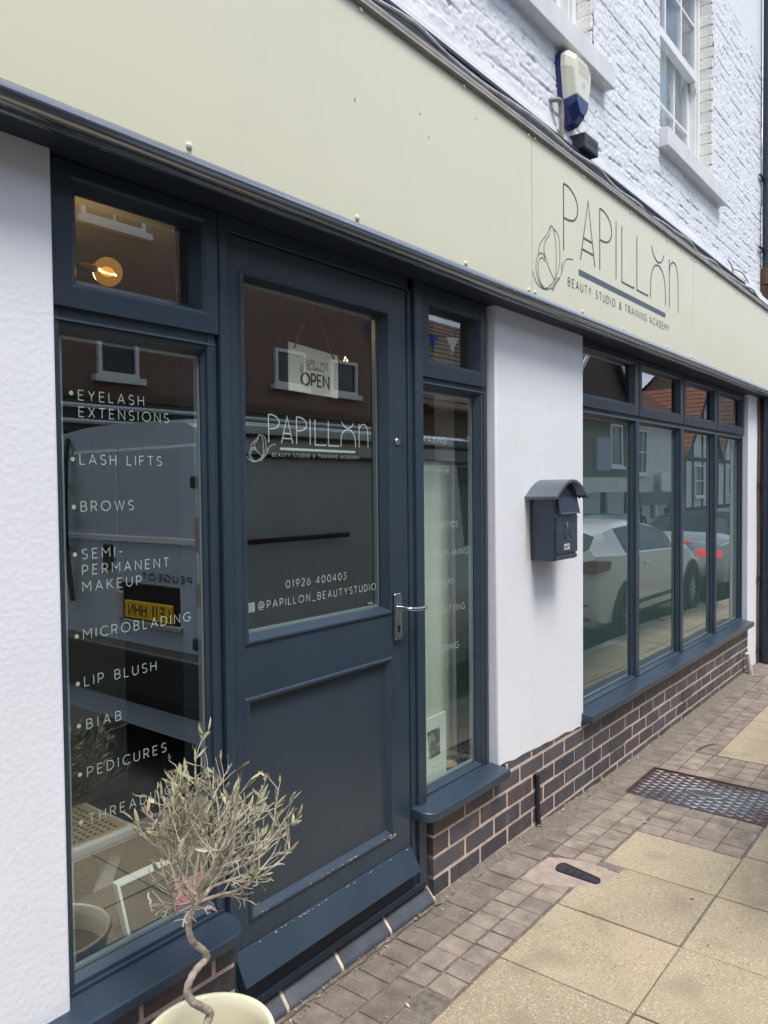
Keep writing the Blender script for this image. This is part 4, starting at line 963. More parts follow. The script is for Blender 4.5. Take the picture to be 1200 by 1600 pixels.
po = bpy.data.objects.new('pendant_light', pt); COL.objects.link(po); po.location = (BXc+.0, BYc+.12, BZc+.02)
pl2 = thing('small_wall_lamp', (4.22, 2.0, 2.457), 'tiny warm lamp glinting inside the door glass', 'lamp')
mb = MB(); mb.sphere((2.90, .93, 2.163), .0045, 8, 6); mb.sphere((2.915, .93, 2.152), .004, 8, 6); mb.sphere((2.893, .93, 2.150), .003, 8, 6); mb.build('bulb', 'filament', pl2, smooth=True); 
mb = MB(); mb.tube([(2.905, .94, 2.16), (2.905, .95, 2.3), (2.905, .95, 2.46)], .003, 6); mb.build('lamp_arm', 'blackiron', pl2)

mb = MB(); mb.box(1.25, 2.20, 1.80, 2.30, .02, 1.20)
tag(mb.build('pale_cabinet', 'palepanel', bevel=.003), 'pale green grey cabinet side behind the left window', 'cabinet')
ch = thing('rattan_stool', (1.15, .54, .02), 'white framed stool with woven rattan top behind the left window', 'stool')
mb = MB(); mb.box(.96, 1.325, .40, .69, .480, .514); mb.build('apron', 'whitewood', ch, bevel=.004)
mb = MB(); mb.box(.985, 1.30, .42, .67, .5145, .522); mb.build('seat', 'rattan', ch)
mb = MB()
for i in range(13):
    for j in range(11): mb.box(1.000+i*.0222, 1.010+i*.0222, .432+j*.0222, .442+j*.0222, .5222, .5228)
mb.build('weave_holes', 'rattan_gap', ch)
for y in (.42, .68):
    mb = MB(); mb.loft([[(.98, y-.012, .48), (1.025, y-.012, .48), (1.025, y+.012, .48), (.98, y+.012, .48)], [(1.25, y-.012, .02), (1.295, y-.012, .02), (1.295, y+.012, .02), (1.25, y+.012, .02)]], True, True, True); mb.build('leg', 'whitewood', ch, bevel=.002)
    mb = MB(); y2 = y+.026; mb.loft([[(1.27, y2-.012, .48), (1.315, y2-.012, .48), (1.315, y2+.012, .48), (1.27, y2+.012, .48)], [(1.05, y2-.012, .02), (1.095, y2-.012, .02), (1.095, y2+.012, .02), (1.05, y2+.012, .02)]], True, True, True); mb.build('leg', 'whitewood', ch, bevel=.002)
# picture frame leaning in the left window
pf = thing('picture_frame', (1.21, .15, .362), 'dark print in a pale frame leaning inside the left window', 'picture frame')
def lean(px, pz, d=0.): return (1.098+px, .115+pz*.36+d, .366+pz*.93)
mb = MB()
def leanbox(mb, a, b, c, e, d0, d1):
    v = [lean(a, c, d0), lean(b, c, d0), lean(b, e, d0), lean(a, e, d0), lean(a, c, d1), lean(b, c, d1), lean(b, e, d1), lean(a, e, d1)]
    mb.add(v, [(0, 1, 2, 3), (7, 6, 5, 4), (0, 4, 5, 1), (1, 5, 6, 2), (2, 6, 7, 3), (3, 7, 4, 0)])
for a, b, c, e in ((0, .008, 0, .150), (.245, .253, 0, .150), (.008, .245, .142, .150), (.008, .245, 0, .006)): leanbox(mb, a, b, c, e, -.012, .012)
mb.build('frame', 'picframe', pf, bevel=.001)
mb = MB(); leanbox(mb, .008, .245, .006, .142, -.006, .006); mb.build('print', 'picture', pf)
mb = MB()
tf = lambda a, b, d: lean(a, b, -.0066)
ribbon(mb, [(.083, .096), (.080, .084), (.084, .074), (.080, .066)], .006, tf, 0, 0); ribbon(mb, [(.082, .066), (.081, .050)], .0018, tf, 0, 0); ribbon(mb, [(.080, .050), (.087, .049)], .0018, tf, 0, 0)
mb.build('wading_bird_motif', 'whiteprint', pf)
mb = MB(); mb.box(1.205, 1.312, .0632, .0640, .392, .492); st = mb.build('pink_sticker', 'pink'); tag(st, 'pink advertising sticker on the lower corner of the left window', 'sticker')
mb = MB(); MBy = .0628
text(mb, 'PRO', 1.210, .478, .0085, .03, .14, MBy, sp=.3); mb.build('lettering', 'whiteprint', st); mb = MB(); text(mb, 'D', 1.210, .452, .0165, None, .13, MBy); text(mb, 'ua', 1.2245, .452, .0165, None, .13, MBy, sp=.16)
mb.build('lettering', 'whiteprint', st); mb = MB(); mb.quad((1.208, MBy, .408), (1.309, MBy, .404), (1.309, MBy, .413), (1.208, MBy, .417)); mb.build('white_stripe', 'whiteprint', st)
# narrow window: curtain and card
mb = MB(); n = 40; ring = [(2.27+.53*i/n, .215+.004*math.sin(i*.8)) for i in range(n+1)]
mb.loft([[(x, y, z) for x, y in ring] for z in (.369, 1.0, 1.625)], False); tag(mb.build('sage_curtain', 'sage', smooth=True, angle=80), 'pale sage curtain hanging behind the narrow window', 'curtain')
def cardpt(u, v, d=-.0016):
    a, b, c, e = Vector((2.400, .105, .369)), Vector((2.560, .118, .369)), Vector((2.632, .168, .592)), Vector((2.400, .150, .597))
    q = (a.lerp(b, u)).lerp(e.lerp(c, u), v); return (q.x, q.y+d, q.z)
bk = thing('greeting_card', (2.5, .14, .369), 'pale mint card with a dark photo standing in narrow window', 'card')
mb = MB(); mb.add([(2.400, .105, .369), (2.560, .118, .369), (2.632, .168, .592), (2.400, .150, .597), (2.400, .112, .369), (2.560, .125, .369), (2.632, .178, .592), (2.400, .160, .597)], [(0, 1, 2, 3), (7, 6, 5, 4), (0, 4, 5, 1), (1, 5, 6, 2), (2, 6, 7, 3), (3, 7, 4, 0)]); mb.build('card', 'book', bk, bevel=.0008)
mb = MB(); mb.add([*[cardpt(u_, v_) for u_, v_ in ((.27, .36), (.72, .36), (.76, .80), (.30, .80))]], [(0, 1, 2, 3)]); mb.build('photo', 'bookpic', bk)
mb = MB(); mb.disc((2.63, .165, .372), .045, 'Z', 24, .006); tag(mb.build('round_coaster', 'rattan'), 'round tan coaster on the narrow window board', 'coaster')

# ------------------------------------------------------------------ potted olive
ot = thing('potted_olive_tree', (1.04, -.272, 0), 'half dead standard olive with twisted stem in a cream pot', 'potted tree')
CX, CY = 1.048, -.268
mb = MB(); mb.lathe([(.001, .002), (.095, .002), (.103, .012), (.122, .20), (.137, .306), (.143, .314), (.145, .322), (.142, .329), (.136, .330), (.131, .324), (.126, .30), (.122, .25)], CX, CY, 56); mb.build('pot', 'pot', ot, smooth=True, angle=60)
mb = MB(); mb.lathe([(.0005, .268), (.06, .266), (.1235, .262)], CX, CY, 30); mb.build('soil', 'soil', ot, smooth=True)
TY = -.27
stem = [(1.026, TY-.01, .262), (1.030, TY-.005, .31), (1.040, TY, .352), (1.050, TY, .376), (1.033, TY, .397), (1.002, TY, .429), (.992, TY, .462), (1.012, TY, .488), (1.043, TY, .502), (1.036, TY, .522), (1.008, TY, .556), (.998, TY, .592), (1.008, TY, .622), (1.022, TY, .652)]
sp_ = catmull(stem, 7); mb = MB(); mb.tube(sp_, [.0098-.0036*i/(len(sp_)-1)+.0006*math.sin(i*1.9) for i in range(len(sp_))], 12); mb.build('trunk', 'bark', ot, smooth=True)
rt_ = random.Random(8)
tw = MB(); lf = MB(); top = Vector((1.022, TY, .650))
CC, CR = Vector((1.084, TY, .770)), Vector((.190, .145, .162))
def leaf(p, d, l, w):
    d = d.normalized(); s_ = d.cross(Vector((rt_.uniform(-1, 1), rt_.uniform(-1, 1), rt_.uniform(-1, 1)))).normalized(); nn = d.cross(s_)*rt_.uniform(-.15, .15)*l
    sh = rt_.random()
    c = (1.0, 1.0, 1.0) if sh < .5 else ((1.55, 1.5, 1.7) if sh < .72 else ((1.75, 1.5, 1.55) if sh < .9 else (.75, .8, .8)))
    k = rt_.uniform(.8, 1.2); c = tuple(x*k for x in c)
    a, b = p+d*l*.35+s_*w/2+nn, p+d*l*.35-s_*w/2+nn
    a2, b2 = p+d*l*.72+s_*w*.38+nn*1.2, p+d*l*.72-s_*w*.38+nn*1.2
    fold = s_.cross(d)*w*.16
    m1, m2 = p+d*l*.35+nn+fold, p+d*l*.72+nn*1.2+fold; tip = p+d*l+nn*.4
    lf.add([p, a, m1, b, a2, m2, b2, tip], [(0, 1, 2), (0, 2, 3), (1, 4, 5, 2), (2, 5, 6, 3), (4, 7, 5), (5, 7, 6)], c)
def inside(p): q = p-CC; return (q.x/CR.x)**2+(q.y/CR.y)**2+(q.z/CR.z)**2
def grow(p, d, l, r_, depth):
    pts = [p]; n_ = max(4, int(l/.016)); q = p.copy(); dd = d.normalized(); kink = Vector((rt_.gauss(0, 1), rt_.gauss(0, 1), rt_.gauss(0, .5)))*.10
    for i in range(n_):
        dd = (dd+Vector((rt_.gauss(0, .10), rt_.gauss(0, .10), rt_.gauss(0, .09)+.055))+kink*.5).normalized()
        if rt_.random() < .22: kink = Vector((rt_.gauss(0, 1), rt_.gauss(0, 1), rt_.gauss(0, .6)))*.13
        q = q+dd*(l/n_); pts.append(q.copy())
        if inside(q) > 1.0 and (i > 2 or depth > 0): break
    m_ = len(pts); tw.tube(pts, [max(.0009, r_*(1-.72*i/(m_-1))) for i in range(m_)], 5 if depth else 6)
    if depth < 3:
        k = {0: rt_.randint(5, 6), 1: rt_.randint(3, 4), 2: rt_.randint(0, 1)}[depth]
        for _ in range(k):
            i = rt_.randint(max(1, m_//4), m_-1); base = pts[i]; t_ = (pts[i]-pts[i-1]).normalized()
            sd_ = t_.cross(Vector((rt_.gauss(0, 1), rt_.gauss(0, 1), rt_.gauss(0, 1)))).normalized()
            grow(base, t_*.75+sd_*.85+Vector((0, 0, .25)), l*rt_.uniform(.42, .75), max(.0011, r_*.62), depth+1)
    if depth >= 1:
        up_bias = (pts[-1].z-CC.z)/CR.z
        nl = rt_.choice((0, 1, 1, 2)) if depth == 3 or up_bias > -.1 else rt_.randint(0, 1)
        if up_bias < -.35: nl = 1 if rt_.random() < .22 else 0
        for _ in range(nl):
            i = rt_.randint(max(1, int(m_*.45)), m_-1); t_ = (pts[i]-pts[i-1]).normalized()
            leaf(pts[i], t_+Vector((rt_.gauss(0, .45), rt_.gauss(0, .45), rt_.gauss(0, .3)+.25)), rt_.uniform(.018, .043), rt_.uniform(.005, .0105))
for k in range(16):
    a = k*2.4/(2*math.pi)*2*math.pi+rt_.uniform(-.2, .2); el = (.18, .62, .38, 1.0)[k % 4]+rt_.uniform(-.06, .12)
    d = Vector((math.cos(a)*math.cos(el)*1.15+.18, math.sin(a)*math.cos(el)*.9, math.sin(el)*.8))
    grow(top+Vector((rt_.uniform(-.012, .012), rt_.uniform(-.01, .01), rt_.uniform(-.012, .02))), d, rt_.uniform(.15, .22), rt_.uniform(.0030, .0046), 0)
for k in range(3): grow(Vector((1.03+.02*k, TY, .76)), Vector((-.15+.1*k, -.1, 1)), .24, .0022, 1)
# the one long shoot that stands above the crown
pts = catmull([(1.04, TY, .80), (1.028, TY, .86), (1.022, TY, .91), (1.028, TY, .955), (1.048, TY, .988), (1.060, TY, .994)], 4); tw.tube(pts, [.0018]*10+[.0012]*11, 5)
for k in range(12): i = rt_.randint(5, 20); leaf(Vector(pts[i]), Vector((rt_.gauss(0, .5), rt_.gauss(0, .4), 1)), .034, .0055)
tw.build('branches', 'twig', ot, smooth=True, angle=80); lf.build('leaves', 'leaf', ot)

# ------------------------------------------------------------------ pavement, kerb, road
def warp(o_mb, f=gz): o_mb.v = [(x, y, z+f(x)) for x, y, z in o_mb.v]; return o_mb
mb = MB(); xs = [-6+i*.5 for i in range(60)]+[24+i*2 for i in range(30)]
mb.loft([[(x, -1.37, -.006+gz(x)), (x, -.02, -.006+gz(x)), (x, .35, -.006+gz(x))] for x in xs], False); tag(mb.build('pavement', 'joint'), kind='structure')
def blocks(name, rects, m, hgt=0., bev=.003, jit=.0012, kind='structure', tr=(.82, 1.16)):
    mb = MB()
    for r_ in rects:
        x0, x1, y0, y1 = r_[:4]; t = random.uniform(*tr) if len(r_) < 5 else r_[4]
        z = hgt+random.uniform(-jit, jit); e = (lambda: random.uniform(-.0026, .0022)) if m == 'sett' else (lambda: random.uniform(-.001, .001))
        mb.tc = t; zz = [z+random.uniform(-jit, jit)*.7 for _ in range(4)]
        v = [(x0+e(), y0+e(), -.03), (x1+e(), y0+e(), -.03), (x1+e(), y1+e(), -.03), (x0+e(), y1+e(), -.03), (x0+e(), y0+e(), zz[0]), (x1+e(), y0+e(), zz[1]), (x1+e(), y1+e(), zz[2]), (x0+e(), y1+e(), zz[3])]
        mb.add(v, [(3,2,1,0),(4,5,6,7),(0,1,5,4),(1,2,6,5),(2,3,7,6),(3,0,4,7)])
    warp(mb); return tag(mb.build(name, m, bevel=bev), kind=kind)
j = .0022; rects = []
dk = lambda: random.uniform(.66, .86)
x = -2.0
while x < 11.5:                                         # row against the wall
    w = .1005
    if 3.66 < x < 4.2: w = .125
    y0 = -.160
    rects.append((x+j, x+w-j, y0+j, -.034, dk())); x += w
for row in (0, 1):                                      # two rows of small paler setts
    x = 1.868+(0 if row == 0 else .004)
    while x < 3.74:
        w = .0955
        a, b = x, x+w; ya, yb = (-.2575, -.164) if row == 0 else (-.354, -.2615)
        if not (2.70 < (a+b)/2 < 2.90): rects.append((a+j, b-j, ya+j, yb-j, random.uniform(.92, 1.12)))
        x += w
x = 1.868                                               # bigger dark setts on the left, long side to the wall
for c in range(22):
    for r_, (ya, yb) in enumerate(((-.264, -.163), (-.366, -.264))):
        a = 1.866-(c+1)*.2-(.1 if r_ else 0)*1
        rects.append((a+j, min(a+.2, 1.864)-j, ya+j, yb-j, random.uniform(.62, .82)))
    a = 1.866-(c+1)*.2; rects += [(a+j, a+.2-j, -.47+j, -.366-j, random.uniform(.55, .85))] if a+.2 < 1.70 else []
x = 3.366                                               # block of small setts beside the iron cover
nx_ = 4; wx = (3.778-3.366)/nx_
for c in range(nx_):
    y = -.364
    for r_ in range(4): rects.append((x+c*wx+j, x+(c+1)*wx-j, y-(r_+1)*.1085+j, y-r_*.1085-j, random.uniform(.88, 1.15)))
for c in range(4):
    for r_ in range(7): rects.append((4.225+c*.1+j, 4.225+(c+1)*.1-j, -.163-(r_+1)*.0925+j, -.163-r_*.0925-j, random.uniform(.85, 1.15)))
x = 4.63
while x < 11.5:                                         # further along, rows of setts against the wall side
    for r_ in (0, 1): rects.append((x+j, x+.1-j, -.163-(r_+1)*.098+j, -.163-r_*.098-j, random.uniform(.75, 1.05)))
    x += .1
rects.append((2.930, 3.005, -.452, -.368, (.72, .76, .80)))
blocks('pavement_setts', rects, 'sett', hgt=.0, bev=.0035)
SX = [-1.6, -1.19, -.77, -.353, .064, .481, .888, 1.306, 1.722, 2.139, 2.558, 2.975, 3.362]; slabs = []
g_ = .0032
for a, b in zip(SX[:-1], SX[1:]):
    if abs(a-2.558) < .01: slabs += [(a+g_, b-g_, -.801, -.455), (a+g_, 2.925-g_, -.4549, -.366, 1.0)]; continue
    slabs.append((a+g_, b-g_, -.802+g_*0, -.366 if a > 1.6 else -.474, random.uniform(.92, 1.08)))
for a in np.arange(-1.6, 12, .4175):
    a2 = a; 
    slabs.append((2.139+round((a-2.139)/.4175)*.4175+g_, 2.139+(round((a-2.139)/.4175)+1)*.4175-g_, -1.237, -.808, random.uniform(.90, 1.08)))
x = 4.632
while x < 11.5: slabs.append((x+g_, x+.4175-g_, -.802, -.364, random.uniform(.92, 1.08))); x += .4175
slabs = [s_ for s_ in slabs if s_[1]-s_[0] > .03]
blocks('pavement_slabs', slabs, 'slab', hgt=.0015, bev=.0028, jit=.0014)
mb = MB(); x = -6.
while x < 84: 
    d_ = .9 if x < 20 else 3.; mb.box(x+.003, x+d_-.003, -1.37, -1.245, -.16, .002); x += d_
warp(mb); tag(mb.build('kerb', 'kerb', bevel=.012), kind='structure')
# mortar patch round the stopcock plate, grit swept against the wall
pts = [(2.66, -.172), (2.74, -.166), (2.87, -.176), (2.905, -.235), (2.925, -.30), (2.928, -.40), (2.905, -.445), (2.82, -.452), (2.755, -.440), (2.735, -.385), (2.70, -.352), (2.665, -.29), (2.64, -.23)]
mb = MB(); mb.slab([(a, b) for a, b in pts], -.02, .0018); warp(mb); tag(mb.build('pavement_patch', 'patch', bevel=.002), kind='structure')
mb = MB(); n = 260; vs = []; fs = []; rr_ = random.Random(4)
for i in range(n+1):
    x = -1.2+9.6*i/n; w = .028+.022*rr_.random()+(.10*max(0, 1-abs(x-3.2)/.35) if 1 else 0)+.055*sstep((x-3.9)/1.2)*(.6+.6*rr_.random())
    if x < 2.28: w *= .55
    yb = .0 if (x > 2.29 or x < 1.34) else -.004
    h = .005+.008*rr_.random()
    if x < 2.28: h = -.03
    vs += [(x, yb+.004, h+gz(x)+.004), (x, yb-w*.45, h*.5+gz(x)+.001+.005*rr_.random()), (x, yb-w, -.002+gz(x))]
for i in range(n):
    for k in (0, 1): fs.append((i*3+k, i*3+3+k, i*3+4+k, i*3+1+k))
mb.add(vs, fs); tag(mb.build('wall_foot_grit', 'dirt', smooth=True, angle=70), 'line of grit and dirt collected along the foot of the wall', 'grit', kind='stuff')
mb = MB(); rd = random.Random(9)     # crumbs, petals and leaf bits
for k in range(620):
    x = rd.uniform(1.3, 7.2); u = rd.random()
    y = -.01-abs(rd.gauss(0, .045)) if u < .72 else rd.choice([-.162, -.26, -.36, -.805])+rd.gauss(0, .006) if u < .93 else rd.uniform(-.9, -.1)
    s_ = rd.uniform(.0015, .0048)*(1.8 if rd.random() < .08 else 1); a = rd.uniform(0, 6.28); z = gz(x)+.005+(.014 if y > -.05 and x > 2.3 else 0); e = rd.uniform(.8, 2.6)
    t = rd.choice([(1, 1, 1), (1.7, 1.75, 1.9), (.5, .45, .4), (.7, .6, .5), (1.3, 1.2, .9)]); c_, q_ = math.cos(a)*s_, math.sin(a)*s_
    mb.add([(x-c_*e, y-q_*e, z), (x+q_*.6, y-c_*.6, z+.001), (x+c_*e, y+q_*e, z+.0025*rd.random()), (x-q_*.6, y+c_*.6, z+.0015)], [(0, 1, 2, 3)], t)
tag(mb.build('leaf_litter', 'debris'), 'scattered dry leaf bits and petals on the paving', 'litter', kind='stuff')
mb = MB(); mb.tube([(4.62, -.25, gz(4.6)+.006), (4.70, -.262, gz(4.7)+.010), (4.78, -.285, gz(4.78)+.006), (4.83, -.31, gz(4.83)+.005)], [.002, .003, .003, .001], 6)
tag(mb.build('dry_stalk', 'rattan_gap', smooth=True), 'dark curled stalk lying on the far setts', 'stalk')
# iron covers
mc = thing('inspection_cover', (4.0, -.5, gz(4)), 'large rusty patterned iron inspection cover set in the paving', 'manhole cover')
X0, X1, Y0, Y1 = 3.795, 4.205, -.790, -.160; zc_ = gz(4.0)+.004
mb = MB(); mb.loft([rect_ring(0, 0, 0, 0, 0)]*1, True) if False else None
def flat_ring(mb, a, b, z0, z1):
    (ax0, ax1, ay0, ay1), (bx0, bx1, by0, by1) = a, b
    o_ = [(ax0, ay0), (ax1, ay0), (ax1, ay1), (ax0, ay1)]; i_ = [(bx0, by0), (bx1, by0), (bx1, by1), (bx0, by1)]
    mb.loft([[(x, y, z0) for x, y in o_], [(x, y, z1) for x, y in o_], [(x, y, z1) for x, y in i_], [(x, y, z0) for x, y in i_]], True)
flat_ring(mb, (X0-.016, X1+.016, Y0-.016, Y1+.016), (X0-.003, X1+.003, Y0-.003, Y1+.003), zc_-.03, zc_+.001); mb.build('cover_frame', 'rustiron', mc, bevel=.001)
MB().box(X0, X1, Y0, Y1, zc_-.02, zc_-.002).build('cover_plate', 'rustiron', mc, bevel=.002)
mb = MB(); nx_, ny_ = 9, 15      # staggered crescent treads
for i in range(nx_):
    for k in range(ny_):
        x = X0+.030+i*(X1-X0-.06)/(nx_-1)+(.0 if k % 2 else .022)-.008; y = Y0+.028+k*(Y1-Y0-.056)/(ny_-1)
        if ((x-4.0)/.045)**2+((y+.475)/.095)**2 < 1 or x > X1-.016: continue
        ps = [(x+.019*math.cos(R(a)), y+.0200*math.sin(R(a)), zc_-.0005) for a in range(95, 266, 17)]
        mb.tube(ps, [.0012, .0026, .0034, .0040, .0043, .0044, .0043, .0040, .0034, .0026, .0012], 6)
mb.build('tread_pattern', 'wornsteel', mc, smooth=True)
mb = MB(); mb.tube([(4.0+.040*math.cos(R(a)), -.475+.088*math.sin(R(a)), zc_-.001) for a in range(0, 361, 12)], .0028, 6); mb.build('oval_rim', 'wornsteel', mc, smooth=True)
sc_ = thing('stopcock_cover', (2.8, -.33, 0), 'small black tapered stopcock cover in the pink mortar patch', 'stopcock cover')
zs = gz(2.8)+.006
def kh(k):
    c0, c1 = (2.815, -.262), (2.797, -.412); r0, r1 = .037*k, .024*k
    pts = [(c0[0]+r0*math.cos(R(a)), c0[1]+.022*k*math.sin(R(a))) for a in range(0, 181, 20)]+[(c1[0]+r1*math.cos(R(a)), c1[1]+.016*k*math.sin(R(a))) for a in range(180, 361, 20)]
    return pts
mb = MB(); mb.slab(kh(1.0), zs-.02, zs); mb.build('cover_plate', 'blackiron', sc_, bevel=.003)
mb = MB(); mb.loft([[(x, y, zs-.0005) for x, y in kh(.98)], [(x, y, zs+.003) for x, y in kh(.95)], [(x, y, zs+.003) for x, y in kh(.86)], [(x, y, zs-.0005) for x, y in kh(.83)]], True)
for k, y in enumerate((-.285, -.315, -.345)): mb.box(2.790-.0, 2.822, y-.003, y+.003, zs-.001, zs+.0025); mb.box(2.800, 2.806, y-.012, y+.006, zs-.001, zs+.0022)
mb.build('raised_marks', 'blackiron', sc_)
# road
mb = MB(); xs = [-60+i*4 for i in range(16)]+[4+i*.5 for i in range(20)]+[14+i*3 for i in range(36)]
mb.loft([[(x, y, rz(x)+.05*(1-((y+4.3)/3.0)**2)*(1 if y > -7.3 else 0)) for y in (-1.36, -2.2, -3.2, -4.3, -5.4, -6.4, -7.2)] for x in xs], False); tag(mb.build('road', 'asphalt', smooth=True), kind='structure')
mb = MB(); mb.loft([[(x, -7.15, rz(x)-.02), (x, -7.15, rz(x)+.11), (x, -7.28, rz(x)+.115), (x, -12, rz(x)+.13)] for x in xs], False); tag(mb.build('far_pavement', 'kerb'), kind='structure')
mb = MB(); mb.loft([[(x, y, min(rz(x), 0)-.28) for y in (-160, -12, 0, 160)] for x in [-180, -60, 0, 9, 20, 40, 80, 112]], False); tag(mb.build('ground', 'earth'), kind='structure')
# ------------------------------------------------------------------ the street opposite, seen in the glass
def house_window(parent, x, z, w, h, y, mname='whitepaint', bars=(2, 2), rev=.05):
    f = thing('window', (x, y, z), parent=parent)
    mb = MB(); t = .055
    flat = lambda a, b, c, d: mb.box(a, b, y-.03, y+.06, c, d)
    flat(x-w/2, x-w/2+t, z, z+h); flat(x+w/2-t, x+w/2, z, z+h); flat(x-w/2+t, x+w/2-t, z+h-t, z+h); flat(x-w/2+t, x+w/2-t, z, z+t)
    for k in range(1, bars[0]): mb.box(x-w/2+w*k/bars[0]-.014, x-w/2+w*k/bars[0]+.014, y-.02, y+.05, z+t, z+h-t)
    for k in range(1, bars[1]): mb.box(x-w/2+t, x+w/2-t, y-.022, y+.048, z+h*k/bars[1]-.02, z+h*k/bars[1]+.02)
    mb.build('frame', mname, f)
    MB().box(x-w/2+.02, x+w/2-.02, y+.005, y+.02, z+.02, z+h-.02).build('glass', 'darkglass', f)
    MB().box(x-w/2-.08, x+w/2+.08, y-.02, y+.11, z-.09, z).build('sill', mname, f)
def opposite(label, x0, x1, eave, ridge, wall, roof, wins, shopfront=None, y=-8.0, depth=6.5, gable=False, zb=None, winmat='whitepaint', gutter=True):
    """a house across the road facing the shop (+Y): wall box, pitched roof, windows, shopfront"""
    zb = rz((x0+x1)/2)-.3 if zb is None else zb
    h = thing('opposite_building', ((x0+x1)/2, y, zb), label, 'building', 'houses across the road')
    mb = MB(); mb.box(x0, x1, y-depth, y, zb, eave); 
    if gable: mb.add([(x0, y, eave), (x1, y, eave), ((x0+x1)/2, y, ridge), (x0, y-depth, eave), (x1, y-depth, eave), ((x0+x1)/2, y-depth, ridge)], [(0, 1, 2), (5, 4, 3), (0, 3, 4, 1)])
    else: mb.add([(x0, y, eave), (x0, y-depth, eave), (x0, y-depth/2, ridge), (x1, y, eave), (x1, y-depth, eave), (x1, y-depth/2, ridge)], [(0, 1, 2), (5, 4, 3)])
    mb.build('wall', wall, h)
    mb = MB(); o_ = .28
    if gable:
        xm = (x0+x1)/2
        for s_, xe in ((-1, x0-.12), (1, x1+.12)):
            n = 16
            for k in range(n):   # tile courses
                a, b = k/n, (k+1)/n
                xa, za = lerp(xe, xm, a), lerp(eave-.08, ridge+.05, a); xb, zb_ = lerp(xe, xm, b), lerp(eave-.08, ridge+.05, b)
                mb.add([(xa, y+o_, za+.03), (xa, y-depth-o_, za+.03), (xb, y-depth-o_, zb_), (xb, y+o_, zb_), (xa, y+o_, za-.01), (xa, y-depth-o_, za-.01)], [(0, 1, 2, 3), (0, 4, 5, 1)])
    else:
        n = 18
        for s_ in (1, -1):
            for k in range(n):
                a, b = k/n, (k+1)/n; ye = y+o_ if s_ == 1 else y-depth-o_
                ya, za = lerp(ye, y-depth/2, a), lerp(eave-.10, ridge+.05, a); yb, zb_ = lerp(ye, y-depth/2, b), lerp(eave-.10, ridge+.05, b)
                mb.add([(x0-.1, ya, za+.035), (x1+.1, ya, za+.035), (x1+.1, yb, zb_), (x0-.1, yb, zb_), (x0-.1, ya, za-.01), (x1+.1, ya, za-.01)], [(0, 1, 2, 3), (0, 4, 5, 1)])
    mb.build('roof', roof, h)
    if gable:
        mb = MB(); xm = (x0+x1)/2
        for xe in (x0-.15, x1+.15): mb.add([(xe, y+o_+.02, eave-.22), (xm, y+o_+.02, ridge-.12), (xm, y+o_+.02, ridge+.06), (xe, y+o_+.02, eave-.02), (xe, y+o_-.03, eave-.22), (xm, y+o_-.03, ridge-.12), (xm, y+o_-.03, ridge+.06), (xe, y+o_-.03, eave-.02)], [(0, 1, 2, 3), (7, 6, 5, 4), (0, 4, 5, 1), (3, 2, 6, 7)])
        mb.build('bargeboard', 'whitepaint' if wall != 'stucco' else 'timber', h)
    elif gutter:
        mb = MB(); mb.tube([(x0, y+o_+.03, eave-.12), (x1, y+o_+.03, eave-.12)], .06, 8); mb.build('gutter', 'plasticgrey', h)
    for w_ in wins: house_window(h, *w_[:4], y, winmat, *(w_[4:] or ()))
    if shopfront:
        a, b, z0, z1, m1, m2 = shopfront; f = thing('shopfront', ((a+b)/2, y, z0), parent=h)
        mb = MB(); mb.box(a, b, y, y+.18, z1-.45, z1); mb.build('fascia_board', m2, f)
        mb = MB(); n = max(2, int((b-a)/1.4))
        for k in range(n+1): x = a+(b-a)*k/n; mb.box(x-.07, x+.07, y, y+.12, z0, z1-.45)
        mb.box(a, b, y, y+.10, z0, z0+.5); mb.build('shop_frame', m1, f)
        MB().box(a, b, y, y+.04, z0+.5, z1-.45).build('shop_glass', 'darkglass', f)
    return h
hb = opposite('red brick building with white sash windows across the road', -9, 13.3, 6.6, 8.2, 'redbrick', 'roof_tile', [(x, 3.05, 1.05, 1.25, (2, 2)) for x in (-6.2, -2.8, .6)]+[(6.25, 3.12, .62, .60, (1, 1)), (9.65, 3.32, .74, .62, (1, 1)), (11.08, 3.30, .74, .62, (1, 1))]+[(x, 5.22, 1.0, 1.1, (2, 2)) for x in (-2.8, .6, 3.6, 6.25, 9.4, 11.6)], (-8.5, 13.0, -.3, 2.75, 'shopdark', 'shopdark'))
mb = MB(); mb.box(-9, 13.3, -8.0, -7.93, 2.78, 2.92); mb.build('string_course', 'brownbrick', hb)
mb = MB()
for z in (2.66, 2.45): mb.tube([(-8.5, -7.78, z), (13.0, -7.78, z)], .035, 6)
mb.build('awning_rail', 'whitepaint', hb)
opposite('low tiled house with white bargeboards across the road', 13.4, 20.2, 3.35, 6.35, 'brownbrick', 'roof_tile', [(16, 1.5, 1.2, 1.2), (18.5, 1.5, 1.2, 1.2)], (13.6, 20.0, -.9, 1.35, 'shopdark', 'shopdark'), zb=-1.2)
opposite('narrow gabled brown brick house beside the low tiled one', 20.4, 25.8, 4.1, 6.6, 'brownbrick', 'roof_tile', [(23.2, 2.1, .9, 1.3, (1, 1)), (24.5, 2.0, .7, 1.6, (1, 2))], (20.5, 25.7, -1.1, 1.75, 'shopdark', 'stucco'), gable=True, zb=-1.6)
opposite('white rendered house with dark shopfront further down the road', 26.0, 31.4, 4.0, 6.5, 'stucco', 'roof_red', [(26.7, 1.9, .8, 1.5), (30.7, 1.9, .8, 1.5)], (26.2, 31.2, -1.5, 1.25, 'whitepaint', 'shopdark'), zb=-1.8)
